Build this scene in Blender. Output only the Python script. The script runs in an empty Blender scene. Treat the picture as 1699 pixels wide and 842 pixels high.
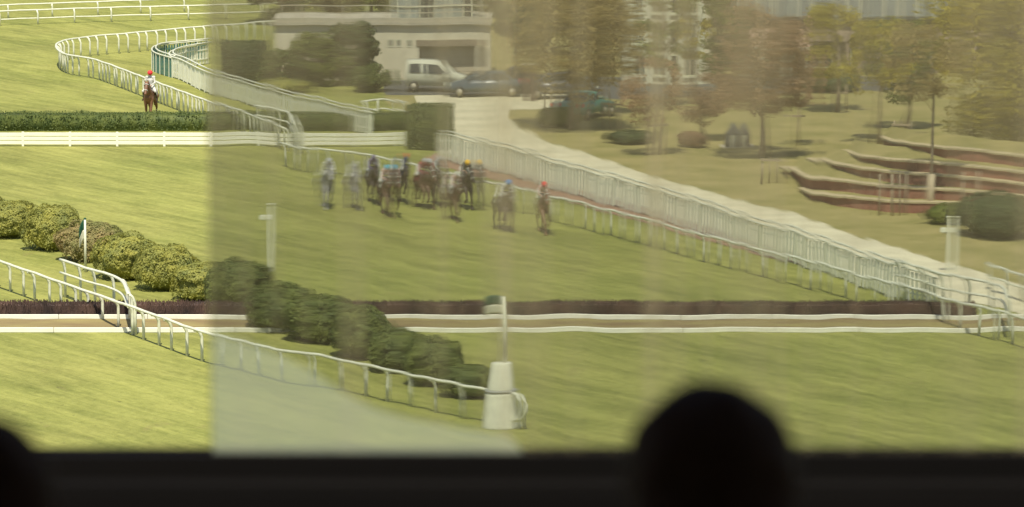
import bpy, bmesh, math, random
import numpy as np
from mathutils import Vector, Matrix, noise as mnoise

random.seed(7)
np.random.seed(7)
sc = bpy.context.scene
COL = sc.collection
R = math.radians

# ------------------------------------------------------------------ camera
FPX, CX, CY, YH, CAM_H = 8000.0, 849.5, 421.0, -640.0, 27.0
PITCH = math.atan((CY - YH) / FPX)
cam_d = bpy.data.cameras.new('camera')
cam_d.sensor_width = 36.0
cam_d.lens = 36.0 * FPX / 1699.0
cam_d.clip_start = 0.1
cam_d.clip_end = 5000
cam_d.dof.use_dof = True
cam_d.dof.focus_distance = 190.0
cam_d.dof.aperture_fstop = 5.2
cam = bpy.data.objects.new('camera', cam_d)
COL.objects.link(cam)
cam.location = (0, 0, CAM_H)
cam.rotation_euler = (math.pi / 2 - PITCH, 0, 0)
sc.camera = cam

# ------------------------------------------------------------------ light
SUN_EL, SUN_AZ = R(62), R(184)          # azimuth clockwise from +Y : behind the camera
w = bpy.data.worlds.new('World')
sc.world = w
w.use_nodes = True
wn = w.node_tree.nodes
bg = wn['Background']
sky = wn.new('ShaderNodeTexSky')
sky.sky_type = 'NISHITA'
sky.sun_disc = False
sky.sun_elevation = SUN_EL
sky.sun_rotation = SUN_AZ
w.node_tree.links.new(sky.outputs[0], bg.inputs[0])
bg.inputs[1].default_value = 0.085
sd = bpy.data.lights.new('sun', 'SUN')
sd.energy = 4.2
sd.angle = R(0.5)
sd.color = (1.0, 0.93, 0.78)
sun = bpy.data.objects.new('sun', sd)
COL.objects.link(sun)
sdir = Vector((math.sin(SUN_AZ) * math.cos(SUN_EL), math.cos(SUN_AZ) * math.cos(SUN_EL), math.sin(SUN_EL)))
sun.rotation_euler = sdir.to_track_quat('Z', 'Y').to_euler()
sun.location = (40, -60, 90)
sc.view_settings.view_transform = 'Standard'
sc.view_settings.look = 'None'
sc.view_settings.gamma = 1.0
sc.view_settings.exposure = 0.6

# ------------------------------------------------------------------ mapping photo pixel -> place
FW = Vector((0, math.cos(PITCH), -math.sin(PITCH)))
UP = Vector((0, math.sin(PITCH), math.cos(PITCH)))

def ray(px, py):
    return FW + Vector((1, 0, 0)) * ((px - CX) / FPX) - UP * ((py - CY) / FPX)

def G(px, py, z=0.0):
    """point of the place seen at a photo pixel, on the level z"""
    d = ray(px, py)
    t = (z - CAM_H) / d.z
    return Vector((0, 0, CAM_H)) + d * t

def D(px, py, dist):
    d = ray(px, py)
    return Vector((0, 0, CAM_H)) + d * (dist / d.y)

# ------------------------------------------------------------------ materials
MATS = {}

def mat(name, col, rough=0.6, var=0.0, scale=3.0, col2=None, metallic=0.0, spec=0.4, bump=0.0, bscale=None,
        translucent=0.0, stretch=None, coat=0.0):
    if name in MATS:
        return MATS[name]
    m = bpy.data.materials.new(name)
    m.use_nodes = True
    nt = m.node_tree
    b = nt.nodes['Principled BSDF']
    b.inputs['Roughness'].default_value = rough
    b.inputs['Metallic'].default_value = metallic
    b.inputs['Specular IOR Level'].default_value = spec
    if coat:
        b.inputs['Coat Weight'].default_value = coat
    c1 = (*col, 1)
    if col2 is None:
        col2 = tuple(min(1, x * (1 - var)) for x in col)
    tc = nt.nodes.new('ShaderNodeTexCoord')
    mp = nt.nodes.new('ShaderNodeMapping')
    nt.links.new(tc.outputs['Object'], mp.inputs['Vector'])
    if stretch:
        mp.inputs['Scale'].default_value = stretch
    nz = nt.nodes.new('ShaderNodeTexNoise')
    nz.inputs['Scale'].default_value = scale
    nz.inputs['Detail'].default_value = 5
    nz.inputs['Roughness'].default_value = 0.65
    nt.links.new(mp.outputs[0], nz.inputs['Vector'])
    cr = nt.nodes.new('ShaderNodeValToRGB')
    cr.color_ramp.elements[0].position = 0.36
    cr.color_ramp.elements[1].position = 0.64
    cr.color_ramp.elements[0].color = (*col2, 1)
    cr.color_ramp.elements[1].color = c1
    nt.links.new(nz.outputs['Fac'], cr.inputs['Fac'])
    nt.links.new(cr.outputs[0], b.inputs['Base Color'])
    if bump:
        nb = nt.nodes.new('ShaderNodeTexNoise')
        nb.inputs['Scale'].default_value = bscale or scale * 4
        nb.inputs['Detail'].default_value = 4
        nt.links.new(mp.outputs[0], nb.inputs['Vector'])
        bn = nt.nodes.new('ShaderNodeBump')
        bn.inputs['Strength'].default_value = bump
        bn.inputs['Distance'].default_value = 0.05
        nt.links.new(nb.outputs['Fac'], bn.inputs['Height'])
        nt.links.new(bn.outputs[0], b.inputs['Normal'])
    if translucent:
        tr = nt.nodes.new('ShaderNodeBsdfTranslucent')
        nt.links.new(cr.outputs[0], tr.inputs['Color'])
        mx = nt.nodes.new('ShaderNodeMixShader')
        mx.inputs[0].default_value = translucent
        nt.links.new(b.outputs[0], mx.inputs[1])
        nt.links.new(tr.outputs[0], mx.inputs[2])
        nt.links.new(mx.outputs[0], nt.nodes['Material Output'].inputs[0])
    MATS[name] = m
    return m

WHITE = mat('white_paint', (0.72, 0.72, 0.55), 0.45, 0.18, 2.2)
WHITE_B = mat('white_board', (0.84, 0.82, 0.66), 0.5, 0.16, 1.2, stretch=(1, 1, 6))
PICKET = mat('picket_plastic', (0.80, 0.80, 0.64), 0.5, 0.12, 1.5)
TEAL = mat('teal_cover', (0.10, 0.22, 0.17), 0.6, 0.25, 2)
BARK = mat('bark', (0.34, 0.27, 0.19), 0.9, 0.45, 6, bump=0.5, stretch=(2, 2, .5))
STAKE = mat('stake_wood', (0.42, 0.34, 0.23), 0.8, 0.3, 5, stretch=(2, 2, .4))
SOIL = mat('soil', (0.24, 0.16, 0.10), 0.95, 0.4, 2.5, bump=0.5)
DARK = mat('dark_trim', (0.02, 0.02, 0.022), 0.5, 0.2, 4)
GLASS_D = mat('dark_pane', (0.05, 0.06, 0.065), 0.12, 0.25, 2, spec=0.6)
CONCRETE = mat('concrete', (0.52, 0.47, 0.36), 0.85, 0.22, 1.1, bump=0.15)
RENDERW = mat('cream_render', (0.74, 0.68, 0.50), 0.85, 0.16, 0.8, bump=0.1)

def grass_material():
    m = bpy.data.materials.new('turf')
    m.use_nodes = True
    nt = m.node_tree
    N, L = nt.nodes, nt.links
    b = N['Principled BSDF']
    b.inputs['Roughness'].default_value = 0.85
    b.inputs['Specular IOR Level'].default_value = 0.15
    tc = N.new('ShaderNodeTexCoord')

    def noise(scale, rot=0.0, sc3=(1, 1, 1), detail=5, rough=0.6, lo=0.35, hi=0.65, dist=0.0):
        mp = N.new('ShaderNodeMapping')
        mp.inputs['Rotation'].default_value = (0, 0, rot)
        L.new(tc.outputs['Object'], mp.inputs['Vector'])
        mp2 = N.new('ShaderNodeMapping')
        mp2.inputs['Scale'].default_value = sc3
        L.new(mp.outputs[0], mp2.inputs['Vector'])
        n = N.new('ShaderNodeTexNoise')
        n.inputs['Scale'].default_value = scale
        n.inputs['Detail'].default_value = detail
        n.inputs['Roughness'].default_value = rough
        n.inputs['Distortion'].default_value = dist
        L.new(mp2.outputs[0], n.inputs['Vector'])
        r = N.new('ShaderNodeMapRange')
        r.inputs[1].default_value = lo
        r.inputs[2].default_value = hi
        L.new(n.outputs['Fac'], r.inputs[0])
        return r.outputs[0]

    def mix(f, a, c):
        x = N.new('ShaderNodeMix')
        x.data_type = 'RGBA'
        for s, v in ((0, f), (6, a), (7, c)):
            if isinstance(v, (tuple, float)):
                x.inputs[s].default_value = v
            else:
                L.new(v, x.inputs[s])
        return x.outputs[2]
    # mowing streaks follow the course: ~33 degrees off the view axis
    ang = R(-57)
    streak = noise(1.0, -ang, (0.07, 0.36, 1), 6, 0.62, 0.38, 0.60, 0.5)
    fine = noise(1.0, -ang, (0.25, 1.7, 1), 5, 0.7, 0.36, 0.62, 0.3)
    patch = noise(0.10, 0, (1, 1, 1), 4, 0.55, 0.35, 0.65, 0.4)
    tuft = noise(3.5, 0, (1, 0.5, 1), 4, 0.7, 0.3, 0.7)
    c = mix(streak, (0.075, 0.092, 0.016, 1), (0.375, 0.375, 0.098, 1))
    dry = mix(patch, (0.205, 0.255, 0.050, 1), (0.370, 0.335, 0.105, 1))
    c = mix(0.36, c, dry)
    dk = mix(fine, (0.090, 0.105, 0.020, 1), (0.360, 0.350, 0.100, 1))
    c = mix(0.42, c, dk)
    tf = mix(tuft, (0.130, 0.140, 0.030, 1), (0.340, 0.345, 0.095, 1))
    c = mix(0.30, c, tf)
    worn = noise(0.55, 0, (1, 0.6, 1), 6, 0.75, 0.60, 0.72, 0.6)
    wk = N.new('ShaderNodeMath')
    wk.operation = 'MULTIPLY'
    wk.inputs[1].default_value = 0.55
    L.new(worn, wk.inputs[0])
    c = mix(wk.outputs[0], c, (0.215, 0.185, 0.070, 1))
    divot = noise(2.6, 0, (1, 0.7, 1), 3, 0.6, 0.66, 0.74, 0.0)
    dv = N.new('ShaderNodeMath')
    dv.operation = 'MULTIPLY'
    dv.inputs[1].default_value = 0.6
    L.new(divot, dv.inputs[0])
    c = mix(dv.outputs[0], c, (0.105, 0.100, 0.034, 1))
    L.new(c, b.inputs['Base Color'])
    bn = N.new('ShaderNodeBump')
    bn.inputs['Strength'].default_value = 0.5
    bn.inputs['Distance'].default_value = 0.06
    ad = N.new('ShaderNodeMath')
    L.new(fine, ad.inputs[0])
    L.new(tuft, ad.inputs[1])
    L.new(ad.outputs[0], bn.inputs['Height'])
    L.new(bn.outputs[0], b.inputs['Normal'])
    return m

TURF = grass_material()

def leaf_mat(name, a, b_, scale=0.9, tr=0.4):
    return mat(name, a, 0.6, 0, scale, col2=b_, translucent=tr, spec=0.25)

# ------------------------------------------------------------------ mesh helpers
def me_from(name, v, f, m=None, smooth=False):
    me = bpy.data.meshes.new(name)
    me.from_pydata([tuple(p) for p in v], [], f)
    me.update()
    if smooth:
        me.polygons.foreach_set('use_smooth', [True] * len(me.polygons))
    for x in (m if isinstance(m, (list, tuple)) else [m]):
        if x is not None:
            me.materials.append(x)
    return me

class MB:
    """collects shapes into one mesh"""
    def __init__(self):
        self.v, self.f = [], []

    def add(self, v, f):
        o = len(self.v)
        self.v += [Vector(p) for p in v]
        self.f += [tuple(i + o for i in q) for q in f]
        return self

    def box(self, x0, x1, y0, y1, z0, z1):
        v = [(x, y, z) for z in (z0, z1) for y in (y0, y1) for x in (x0, x1)]
        return self.add(v, [(0, 2, 3, 1), (4, 5, 7, 6), (0, 1, 5, 4), (2, 6, 7, 3), (0, 4, 6, 2), (1, 3, 7, 5)])

    def bar(self, a, b, w_, h_, up=Vector((0, 0, 1))):
        a, b = Vector(a), Vector(b)
        d = (b - a).normalized()
        s = d.cross(up)
        if s.length < 1e-4:
            s = Vector((1, 0, 0))
        s.normalize()
        u = s.cross(d).normalized()
        v = [p + s * (i * w_ / 2) + u * (j * h_ / 2) for p in (a, b) for j in (-1, 1) for i in (-1, 1)]
        return self.add(v, [(0, 2, 3, 1), (4, 5, 7, 6), (0, 1, 5, 4), (2, 6, 7, 3), (0, 4, 6, 2), (1, 3, 7, 5)])

    def tube(self, pts, rad, n=8, flat=1.0):
        pts = [Vector(p) for p in pts]
        rr = rad if isinstance(rad, (list, tuple)) else [rad] * len(pts)
        rings = []
        for i, p in enumerate(pts):
            d = (pts[min(i + 1, len(pts) - 1)] - pts[max(i - 1, 0)])
            d.normalize()
            ref = Vector((0, 0, 1)) if abs(d.z) < 0.95 else Vector((0, 1, 0))
            s = d.cross(ref).normalized()
            u = s.cross(d).normalized()
            rings.append([p + s * (math.cos(2 * math.pi * k / n) * rr[i]) + u * (math.sin(2 * math.pi * k / n) * rr[i] * flat)
                          for k in range(n)])
        v = [q for r_ in rings for q in r_]
        f = []
        for i in range(len(pts) - 1):
            for k in range(n):
                f.append((i * n + k, i * n + (k + 1) % n, (i + 1) * n + (k + 1) % n, (i + 1) * n + k))
        f.append(tuple(range(n - 1, -1, -1)))
        f.append(tuple((len(pts) - 1) * n + k for k in range(n)))
        return self.add(v, f)

    def lathe(self, prof, n=20, c=(0, 0, 0)):
        v = [(c[0] + r_ * math.cos(2 * math.pi * k / n), c[1] + r_ * math.sin(2 * math.pi * k / n), c[2] + z)
             for r_, z in prof for k in range(n)]
        f = []
        for i in range(len(prof) - 1):
            for k in range(n):
                f.append((i * n + k, i * n + (k + 1) % n, (i + 1) * n + (k + 1) % n, (i + 1) * n + k))
        f.append(tuple(range(n - 1, -1, -1)))
        f.append(tuple((len(prof) - 1) * n + k for k in range(n)))
        return self.add(v, f)

    def ell(self, c, r_, n=14, m=9, rot=None):
        c = Vector(c)
        v, f = [], []
        for i in range(1, m):
            th = math.pi * i / m
            for k in range(n):
                ph = 2 * math.pi * k / n
                p = Vector((r_[0] * math.sin(th) * math.cos(ph), r_[1] * math.sin(th) * math.sin(ph), r_[2] * math.cos(th)))
                if rot is not None:
                    p = rot @ p
                v.append(c + p)
        t, b = Vector((0, 0, r_[2])), Vector((0, 0, -r_[2]))
        if rot is not None:
            t, b = rot @ t, rot @ b
        v += [c + t, c + b]
        for i in range(m - 2):
            for k in range(n):
                f.append((i * n + k, (i + 1) * n + k, (i + 1) * n + (k + 1) % n, i * n + (k + 1) % n))
        T, B = len(v) - 2, len(v) - 1
        for k in range(n):
            f.append((T, k, (k + 1) % n))
            f.append((B, (m - 2) * n + (k + 1) % n, (m - 2) * n + k))
        return self.add(v, f)

    def mesh(self, name, m=None, smooth=False):
        return me_from(name, self.v, self.f, m, smooth)

def link(name, me, parent=None, loc=(0, 0, 0), rz=0.0):
    o = bpy.data.objects.new(name, me)
    COL.objects.link(o)
    o.location = loc
    o.rotation_euler = (0, 0, rz)
    if parent is not None:
        o.parent = parent
    return o

def tag(o, label=None, cat=None, group=None, kind=None):
    if label:
        o['label'] = label
    if cat:
        o['category'] = cat
    if group:
        o['group'] = group
    if kind:
        o['kind'] = kind
    return o

def thing(name, label, cat, loc=(0, 0, 0), rz=0.0, group=None):
    return tag(link(name, None, None, loc, rz), label, cat, group)

def bevel(me, amt, seg=2):
    bm = bmesh.new()
    bm.from_mesh(me)
    bmesh.ops.bevel(bm, geom=bm.edges[:], offset=amt, segments=seg, affect='EDGES', clamp_overlap=True)
    bm.to_mesh(me)
    bm.free()
    return me

def spline(pts, step):
    """Catmull-Rom through points, resampled at even step"""
    pts = [Vector(p) for p in pts]
    P = [pts[0] * 2 - pts[1]] + pts + [pts[-1] * 2 - pts[-2]]
    out = []
    for i in range(1, len(P) - 2):
        for k in range(24):
            t = k / 24
            a, b, c, d = P[i - 1], P[i], P[i + 1], P[i + 2]
            out.append(0.5 * ((2 * b) + (c - a) * t + (2 * a - 5 * b + 4 * c - d) * t * t + (3 * b - a - 3 * c + d) * t ** 3))
    out.append(pts[-1])
    res, acc = [out[0]], 0.0
    for a, b in zip(out, out[1:]):
        l = (b - a).length
        while acc + l >= step and l > 1e-9:
            a = a + (b - a) * ((step - acc) / l)
            res.append(a.copy())
            l = (b - a).length
            acc = 0.0
        acc += l
    if acc > step * 0.4:
        res.append(out[-1])
    return res

def sheet(name, pts, z, m, kind='structure'):
    v = [(p.x, p.y, z) for p in pts]
    bm = bmesh.new()
    vs = [bm.verts.new(p) for p in v]
    f = bm.faces.new(vs)
    if f.normal.z < 0:
        f.normal_flip()
    bmesh.ops.triangulate(bm, faces=[f])
    me = bpy.data.meshes.new(name)
    bm.to_mesh(me)
    bm.free()
    me.materials.append(m)
    return tag(link(name, me), kind=kind)

# ------------------------------------------------------------------ ground
gm = MB()
gm.add([(-1500, -300, 0), (1500, -300, 0), (1500, 3000, 0), (-1500, 3000, 0)], [(0, 1, 2, 3)])
tag(link('ground', gm.mesh('ground', TURF)), kind='structure')

SAND = mat('sand', (0.70, 0.64, 0.43), 0.95, 0.22, 0.5, bump=0.25, bscale=6)
PINKSAND = mat('red_earth', (0.33, 0.20, 0.13), 0.95, 0.3, 0.6, bump=0.2)
DRYGRASS = mat('dry_lawn', (0.36, 0.30, 0.115), 0.95, 0, 0.35, col2=(0.235, 0.215, 0.062), bump=0.5, bscale=5)
ASPH = mat('asphalt', (0.10, 0.10, 0.095), 0.9, 0.2, 2)

# dry lawn of the embankment side
sheet('embankment_lawn', [G(*p) for p in ((640, 168), (760, 250), (960, 330), (1160, 385), (1400, 450), (1600, 492), (1900, 560),
                                           (2300, 300), (2100, -60), (640, -60))], 0.008, DRYGRASS)
# sand path along the picket fence, widening to the yard at the back
sheet('sand_path', [G(*p) for p in ((690, 160), (735, 250), (820, 292), (980, 342), (1160, 390), (1400, 452), (1600, 500), (1760, 535),
                                     (1760, 486), (1640, 458), (1500, 416), (1330, 361), (1210, 327), (1100, 299), (980, 258), (880, 224), (836, 198),
                                     (838, 184), (1010, 176), (1010, 160), (850, 156))], 0.016, SAND)
sheet('red_earth_strip', [G(*p) for p in ((700, 268), (800, 293), (960, 341), (1160, 397), (1330, 442), (1330, 425), (1160, 372), (960, 316), (820, 279), (720, 255))],
      0.024, PINKSAND)
sheet('yard', [G(*p) for p in ((636, 150), (640, 158), (1020, 164), (1500, 150), (1500, 128), (636, 128))], 0.012, ASPH)

# ------------------------------------------------------------------ running rails with goose-neck posts
POST_CACHE = {}

def post_mesh(h, off, r=0.06):
    k = (round(h, 2), round(off, 2), r)
    if k not in POST_CACHE:
        b = MB()
        pts = [(0, 0, -0.02), (0, 0, h * 0.45), (0, 0, h * 0.68)]
        for i in range(1, 6):
            a = i / 5 * math.pi / 2
            pts.append((-off * (1 - math.cos(a)), 0, h * 0.68 + (h * 0.32 - 0.03) * math.sin(a)))
        b.tube(pts, r, 6)
        POST_CACHE[k] = b.mesh('post', WHITE, True)
    return POST_CACHE[k]

def rail(label, pts, h=1.2, spacing=2.0, off=0.3, second=None, r=0.068, skip_posts=(), straight=False, name='running_rail', end_loop=False, jitter=0.06):
    P = [G(x, y, h) for x, y in pts]
    t = thing(name, label, 'rail', (P[0].x, P[0].y, 0), group='white rails of the racecourse')
    o = Vector((P[0].x, P[0].y, 0))
    path = spline(P, 0.5)
    for i, p in enumerate(path):
        p.z += 0.018 * math.sin(i * 0.9) * random.random()
    line = [p - o for p in path]
    if end_loop:
        d = (line[-1] - line[-3]).normalized()
        e = line[-1]
        for k in range(1, 8):
            a = k / 7 * math.pi
            line.append(e + d * (0.42 * math.sin(a)) + Vector((0, 0, -h * 0.38 * (1 - math.cos(a)))))
    b = MB().tube(line, r, 8, 0.8)
    link('top_rail', b.mesh('top_rail', WHITE, True), t)
    if second:
        b = MB().tube([p - o + Vector((0, 0, -second)) for p in path], r * 0.85, 8, 0.8)
        link('lower_rail', b.mesh('lower_rail', WHITE, True), t)
    sp = spline(P, spacing)
    for i, p in enumerate(sp):
        d = sp[min(i + 1, len(sp) - 1)] - sp[max(i - 1, 0)]
        side = Vector((d.y, -d.x, 0)).normalized()
        if side.x < 0:
            side = -side
        q = p - o + side * off
        ang = math.atan2(side.y, side.x) + random.uniform(-jitter, jitter) * 2
        link('post', post_mesh(h, off), t, (q.x + random.uniform(-jitter, jitter), q.y + random.uniform(-jitter, jitter), 0), ang)
    return t

rail('long white running rail on the right side of the course, beside the galloping horses',
     [(470, 236), (520, 247), (600, 256), (690, 274), (800, 300), (960, 336), (1160, 388), (1400, 449), (1560, 492), (1720, 534)], 1.2, 1.35, 0.32)
rail('white rail of the near left, passing the brush fence and ending at the white cone',
     [(-60, 415), (0, 434), (110, 472), (215, 508), (340, 552), (450, 578), (560, 596), (680, 622), (800, 645), (852, 654)], 1.2, 1.45, 0.3, end_loop=True)
rail('white rail bending in a hairpin round the far left turn',
     [(520, 30), (350, 43), (230, 54), (150, 61), (105, 68), (93, 77), (108, 90), (160, 100), (250, 133), (345, 168), (420, 193), (478, 212)], 1.2, 0.85, 0.22)
rail('two-bar white rail crossing the far top left corner of the course',
     [(-60, 22), (0, 19), (180, 13), (345, 9), (470, 5)], 0.95, 2.6, 0.2, second=0.55)
rail('farthest single white rail along the very top left edge',
     [(-60, 12), (0, 9), (170, 3), (330, -3)], 0.9, 3.2, 0.15)
# wings of the brush fence: two-bar rails
rail('short two-bar white wing at the left end of the brush fence',
     [(100, 431), (150, 447), (198, 463), (214, 489)], 1.55, 1.6, 0.22, second=0.52, name='fence_wing')
rail('two-bar white wing at the right end of the brush fence',
     [(1490, 436), (1540, 448), (1600, 462), (1655, 474), (1668, 496)], 1.6, 1.6, 0.22, second=0.55, name='fence_wing')
rail('two-bar white wing of the far hedge jump, in front of the clipped hedge',
     [(425, 176), (462, 182), (486, 188), (497, 206)], 1.5, 1.2, 0.2, second=0.5, name='fence_wing')
rail('short two-bar white rail by the right frame edge above the wing',
     [(1632, 436), (1665, 446), (1740, 466)], 1.1, 1.8, 0.2, second=0.5)
rail('white rail by the corner of the clipped hedge block, below the van',
     [(600, 168), (640, 165), (672, 172)], 1.3, 1.2, 0.2, second=0.5)

# ------------------------------------------------------------------ picket fences
def picket_fence(label, pts, h=1.5, seg=1.5, mt=PICKET, n=4, gap0=0.08):
    P = [G(x, y, h) for x, y in pts]
    o = Vector((P[0].x, P[0].y, 0))
    t = thing('picket_fence', label, 'fence', o, group='pale picket fences')
    sp = spline(P, seg)
    link('top_rail', MB().tube([p - o + Vector((0, 0, 0.03)) for p in sp], 0.045, 6).mesh('top_rail', WHITE, True), t)
    side = []
    link('rear_rail', MB().tube([p - o + Vector((0.22, 0.25, 0.12)) for p in sp], 0.045, 6).mesh('rear_rail', WHITE, True), t)
    pm = MB().box(-0.04, 0.04, -0.04, 0.04, 0, h).mesh('post', WHITE)
    bevel(pm, 0.008, 1)
    cache = {}
    for i, (a, b) in enumerate(zip(sp, sp[1:])):
        d = b - a
        L_ = d.length
        key = round(L_, 1)
        if key not in cache:
            pb = MB()
            for k in range(n):
                u = (k + 0.5) / n * L_
                wv = L_ / n * 0.58
                pb.box(u - wv / 2, u + wv / 2, -0.012, 0.012, gap0, h - 0.02 - 0.03 * (k % 2))
            pb.box(0, L_, 0.014, 0.04, h * 0.28, h * 0.28 + 0.07)
            pb.box(0, L_, 0.014, 0.04, h * 0.74, h * 0.74 + 0.07)
            cache[key] = pb.mesh('panel', mt)
        ang = math.atan2(d.y, d.x)
        q = a - o
        pn = link('panel', cache[key], t, (q.x, q.y, random.uniform(-0.03, 0.03)), ang + random.uniform(-.02, .02))
        link('post', pm, t, (q.x, q.y, 0), ang)
    return t

picket_fence('long pale picket fence between the sand path and the running rail',
             [(728, 222), (760, 229), (820, 243), (900, 265), (1020, 298), (1160, 338), (1250, 368), (1400, 414), (1480, 440), (1560, 464)], 1.3, 1.5)
picket_fence('curved white picket fence inside the far left hairpin, running down behind the clipped hedge',
             [(345, 74), (310, 79), (284, 86), (282, 94), (300, 100), (345, 121), (420, 142), (480, 158), (540, 172), (618, 188)], 1.2, 1.3)
pf = picket_fence('low teal screen at the tip of the far left curved fence',
                  [(345, 68), (300, 72), (262, 76), (252, 82), (258, 89), (284, 97)], 1.15, 0.9, TEAL, 4, 0.02)

# ------------------------------------------------------------------ foliage
def leaf_cards(c, nrm, size, rng, spread=0.55):
    """quads at the points c facing roughly nrm"""
    n = len(c)
    nr = nrm + rng.normal(0, spread, (n, 3))
    nr /= np.linalg.norm(nr, axis=1, keepdims=True) + 1e-9
    a = rng.normal(0, 1, (n, 3))
    a -= nr * (a * nr).sum(1, keepdims=True)
    a /= np.linalg.norm(a, axis=1, keepdims=True) + 1e-9
    b = np.cross(nr, a)
    s = size * rng.uniform(0.6, 1.35, (n, 1))
    bend = nr * s * 0.25
    v = np.stack([c - a * s - bend, c - b * s * 0.55, c + a * s - bend, c + b * s * 0.55], 1).reshape(-1, 3)
    f = np.arange(4 * n).reshape(n, 4)
    return v, f

def np_mesh(name, v, f, m):
    me = bpy.data.meshes.new(name)
    me.vertices.add(len(v))
    me.vertices.foreach_set('co', np.asarray(v, dtype=np.float32).ravel())
    me.loops.add(f.size)
    me.loops.foreach_set('vertex_index', f.ravel().astype(np.int32))
    me.polygons.add(len(f))
    me.polygons.foreach_set('loop_start', np.arange(0, f.size, 4, dtype=np.int32))
    me.polygons.foreach_set('loop_total', np.full(len(f), 4, dtype=np.int32))
    me.update(calc_edges=True)
    if m:
        me.materials.append(m)
    return me

LEAF_HEDGE = leaf_mat('hedge_leaf', (0.44, 0.42, 0.095), (0.25, 0.275, 0.085), 1.4)
LEAF_HEDGE_B = leaf_mat('hedge_leaf_brown', (0.48, 0.37, 0.17), (0.24, 0.25, 0.085), 0.8)
LEAF_DEEP = leaf_mat('deep_hedge_leaf', (0.25, 0.28, 0.075), (0.13, 0.17, 0.055), 1.1)  # deeper green for the bushes right of the pane edge
LEAF_BOX = leaf_mat('box_leaf', (0.19, 0.225, 0.062), (0.1, 0.14, 0.045), 2.0)
LEAF_DARK = leaf_mat('dark_leaf', (0.13, 0.165, 0.06), (0.07, 0.1, 0.045), 1.0)
LEAF_OLIVE = leaf_mat('olive_leaf', (0.58, 0.49, 0.065), (0.38, 0.34, 0.045), 0.5, 0.5)
LEAF_BROWN = leaf_mat('brown_leaf', (0.48, 0.37, 0.13), (0.30, 0.235, 0.10), 0.5, 0.5)
LEAF_COPPER = leaf_mat('copper_leaf', (0.52, 0.34, 0.19), (0.32, 0.21, 0.13), 0.6, 0.5)
LEAF_GREEN = leaf_mat('green_leaf', (0.24, 0.27, 0.055), (0.13, 0.17, 0.04), 0.6, 0.4)
LEAF_STRAW = leaf_mat('straw_leaf', (0.42, 0.37, 0.2), (0.26, 0.23, 0.11), 1.5, 0.3)

def bush_mesh(seed, rx, ry, h, m, n=7500, leaf=0.055):
    rng = np.random.default_rng(seed)
    # boxy superellipsoid with lumps; dense leaves on its skin, an inner dark core of leaves closes the gaps
    u = rng.normal(0, 1, (n, 3))
    u[:, 2] = np.abs(u[:, 2]) * 1.0 - 0.42
    u /= np.linalg.norm(u, axis=1, keepdims=True)
    p = np.sign(u) * np.abs(u) ** 0.86
    off = rng.uniform(0, 50, 3)
    lump = np.array([mnoise.noise(Vector((a * 1.9 + off[0], b * 1.9 + off[1], c * 1.9 + off[2]))) for a, b, c in u])
    lump2 = np.array([mnoise.noise(Vector((a * 5 + off[1], b * 5 + off[2], c * 5 + off[0]))) for a, b, c in u])
    k = 1 + 0.21 * lump + 0.10 * lump2 - np.abs(rng.normal(0, 0.035, n))
    p = p * k[:, None]
    p *= np.array([rx, ry, h * 0.56])
    p[:, 2] += h * 0.46
    p[:, 2] = np.maximum(p[:, 2], 0.03)
    v, f = leaf_cards(p, u + np.array([0, 0, .25]), leaf, rng, .34)
    # core
    core = MB()
    core.ell((0, 0, h * 0.45), (rx * 0.86, ry * 0.86, h * 0.48), 18, 12)
    cv = np.array([[q.x, q.y, max(q.z, 0)] for q in core.v])
    cf = np.array([(a + (a[-1],))[:4] for a in core.f if len(a) == 4])
    vv = np.concatenate([v, cv])
    ff = np.concatenate([f, cf + len(v)])
    return np_mesh('bush', vv, ff, m)

bush_variants = [bush_mesh(1, 1.30, 1.25, 1.75, LEAF_HEDGE), bush_mesh(2, 1.45, 1.2, 1.8, LEAF_HEDGE),
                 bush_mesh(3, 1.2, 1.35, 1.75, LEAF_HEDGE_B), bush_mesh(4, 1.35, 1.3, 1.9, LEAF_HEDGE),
                 bush_mesh(5, 1.35, 1.25, 1.75, LEAF_DEEP), bush_mesh(6, 1.25, 1.3, 1.85, LEAF_DEEP)]
ordn = ['first', 'second', 'third', 'fourth', 'fifth', 'sixth', 'seventh', 'eighth', 'ninth', 'tenth', 'eleventh', 'twelfth', 'thirteenth', 'fourteenth']
row = [(-50, 375, 1, 1), (18, 392, 0, 1), (88, 414, 1, 1), (150, 432, 2, 1), (212, 462, 3, 1), (276, 480, 1, .98), (334, 497, 0, .95), (398, 508, 4, 1),
       (470, 548, 5, 1.06), (535, 566, 4, 1.0), (600, 592, 5, .98), (660, 614, 4, .92), (722, 638, 5, .84), (776, 658, 4, .74)]
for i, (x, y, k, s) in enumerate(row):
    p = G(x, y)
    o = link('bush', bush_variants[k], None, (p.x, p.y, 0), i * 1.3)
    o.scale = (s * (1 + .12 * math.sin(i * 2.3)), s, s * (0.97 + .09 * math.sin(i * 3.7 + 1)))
    if i == 0:
        tag(o, 'rounded green bush cut by the left frame edge, start of the bush row', 'bush', 'clipped bushes of the diagonal row')
    else:
        tag(o, ordn[i - 1] + ' whole rounded bush from the left in the diagonal clipped bush row', 'bush', 'clipped bushes of the diagonal row')

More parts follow.
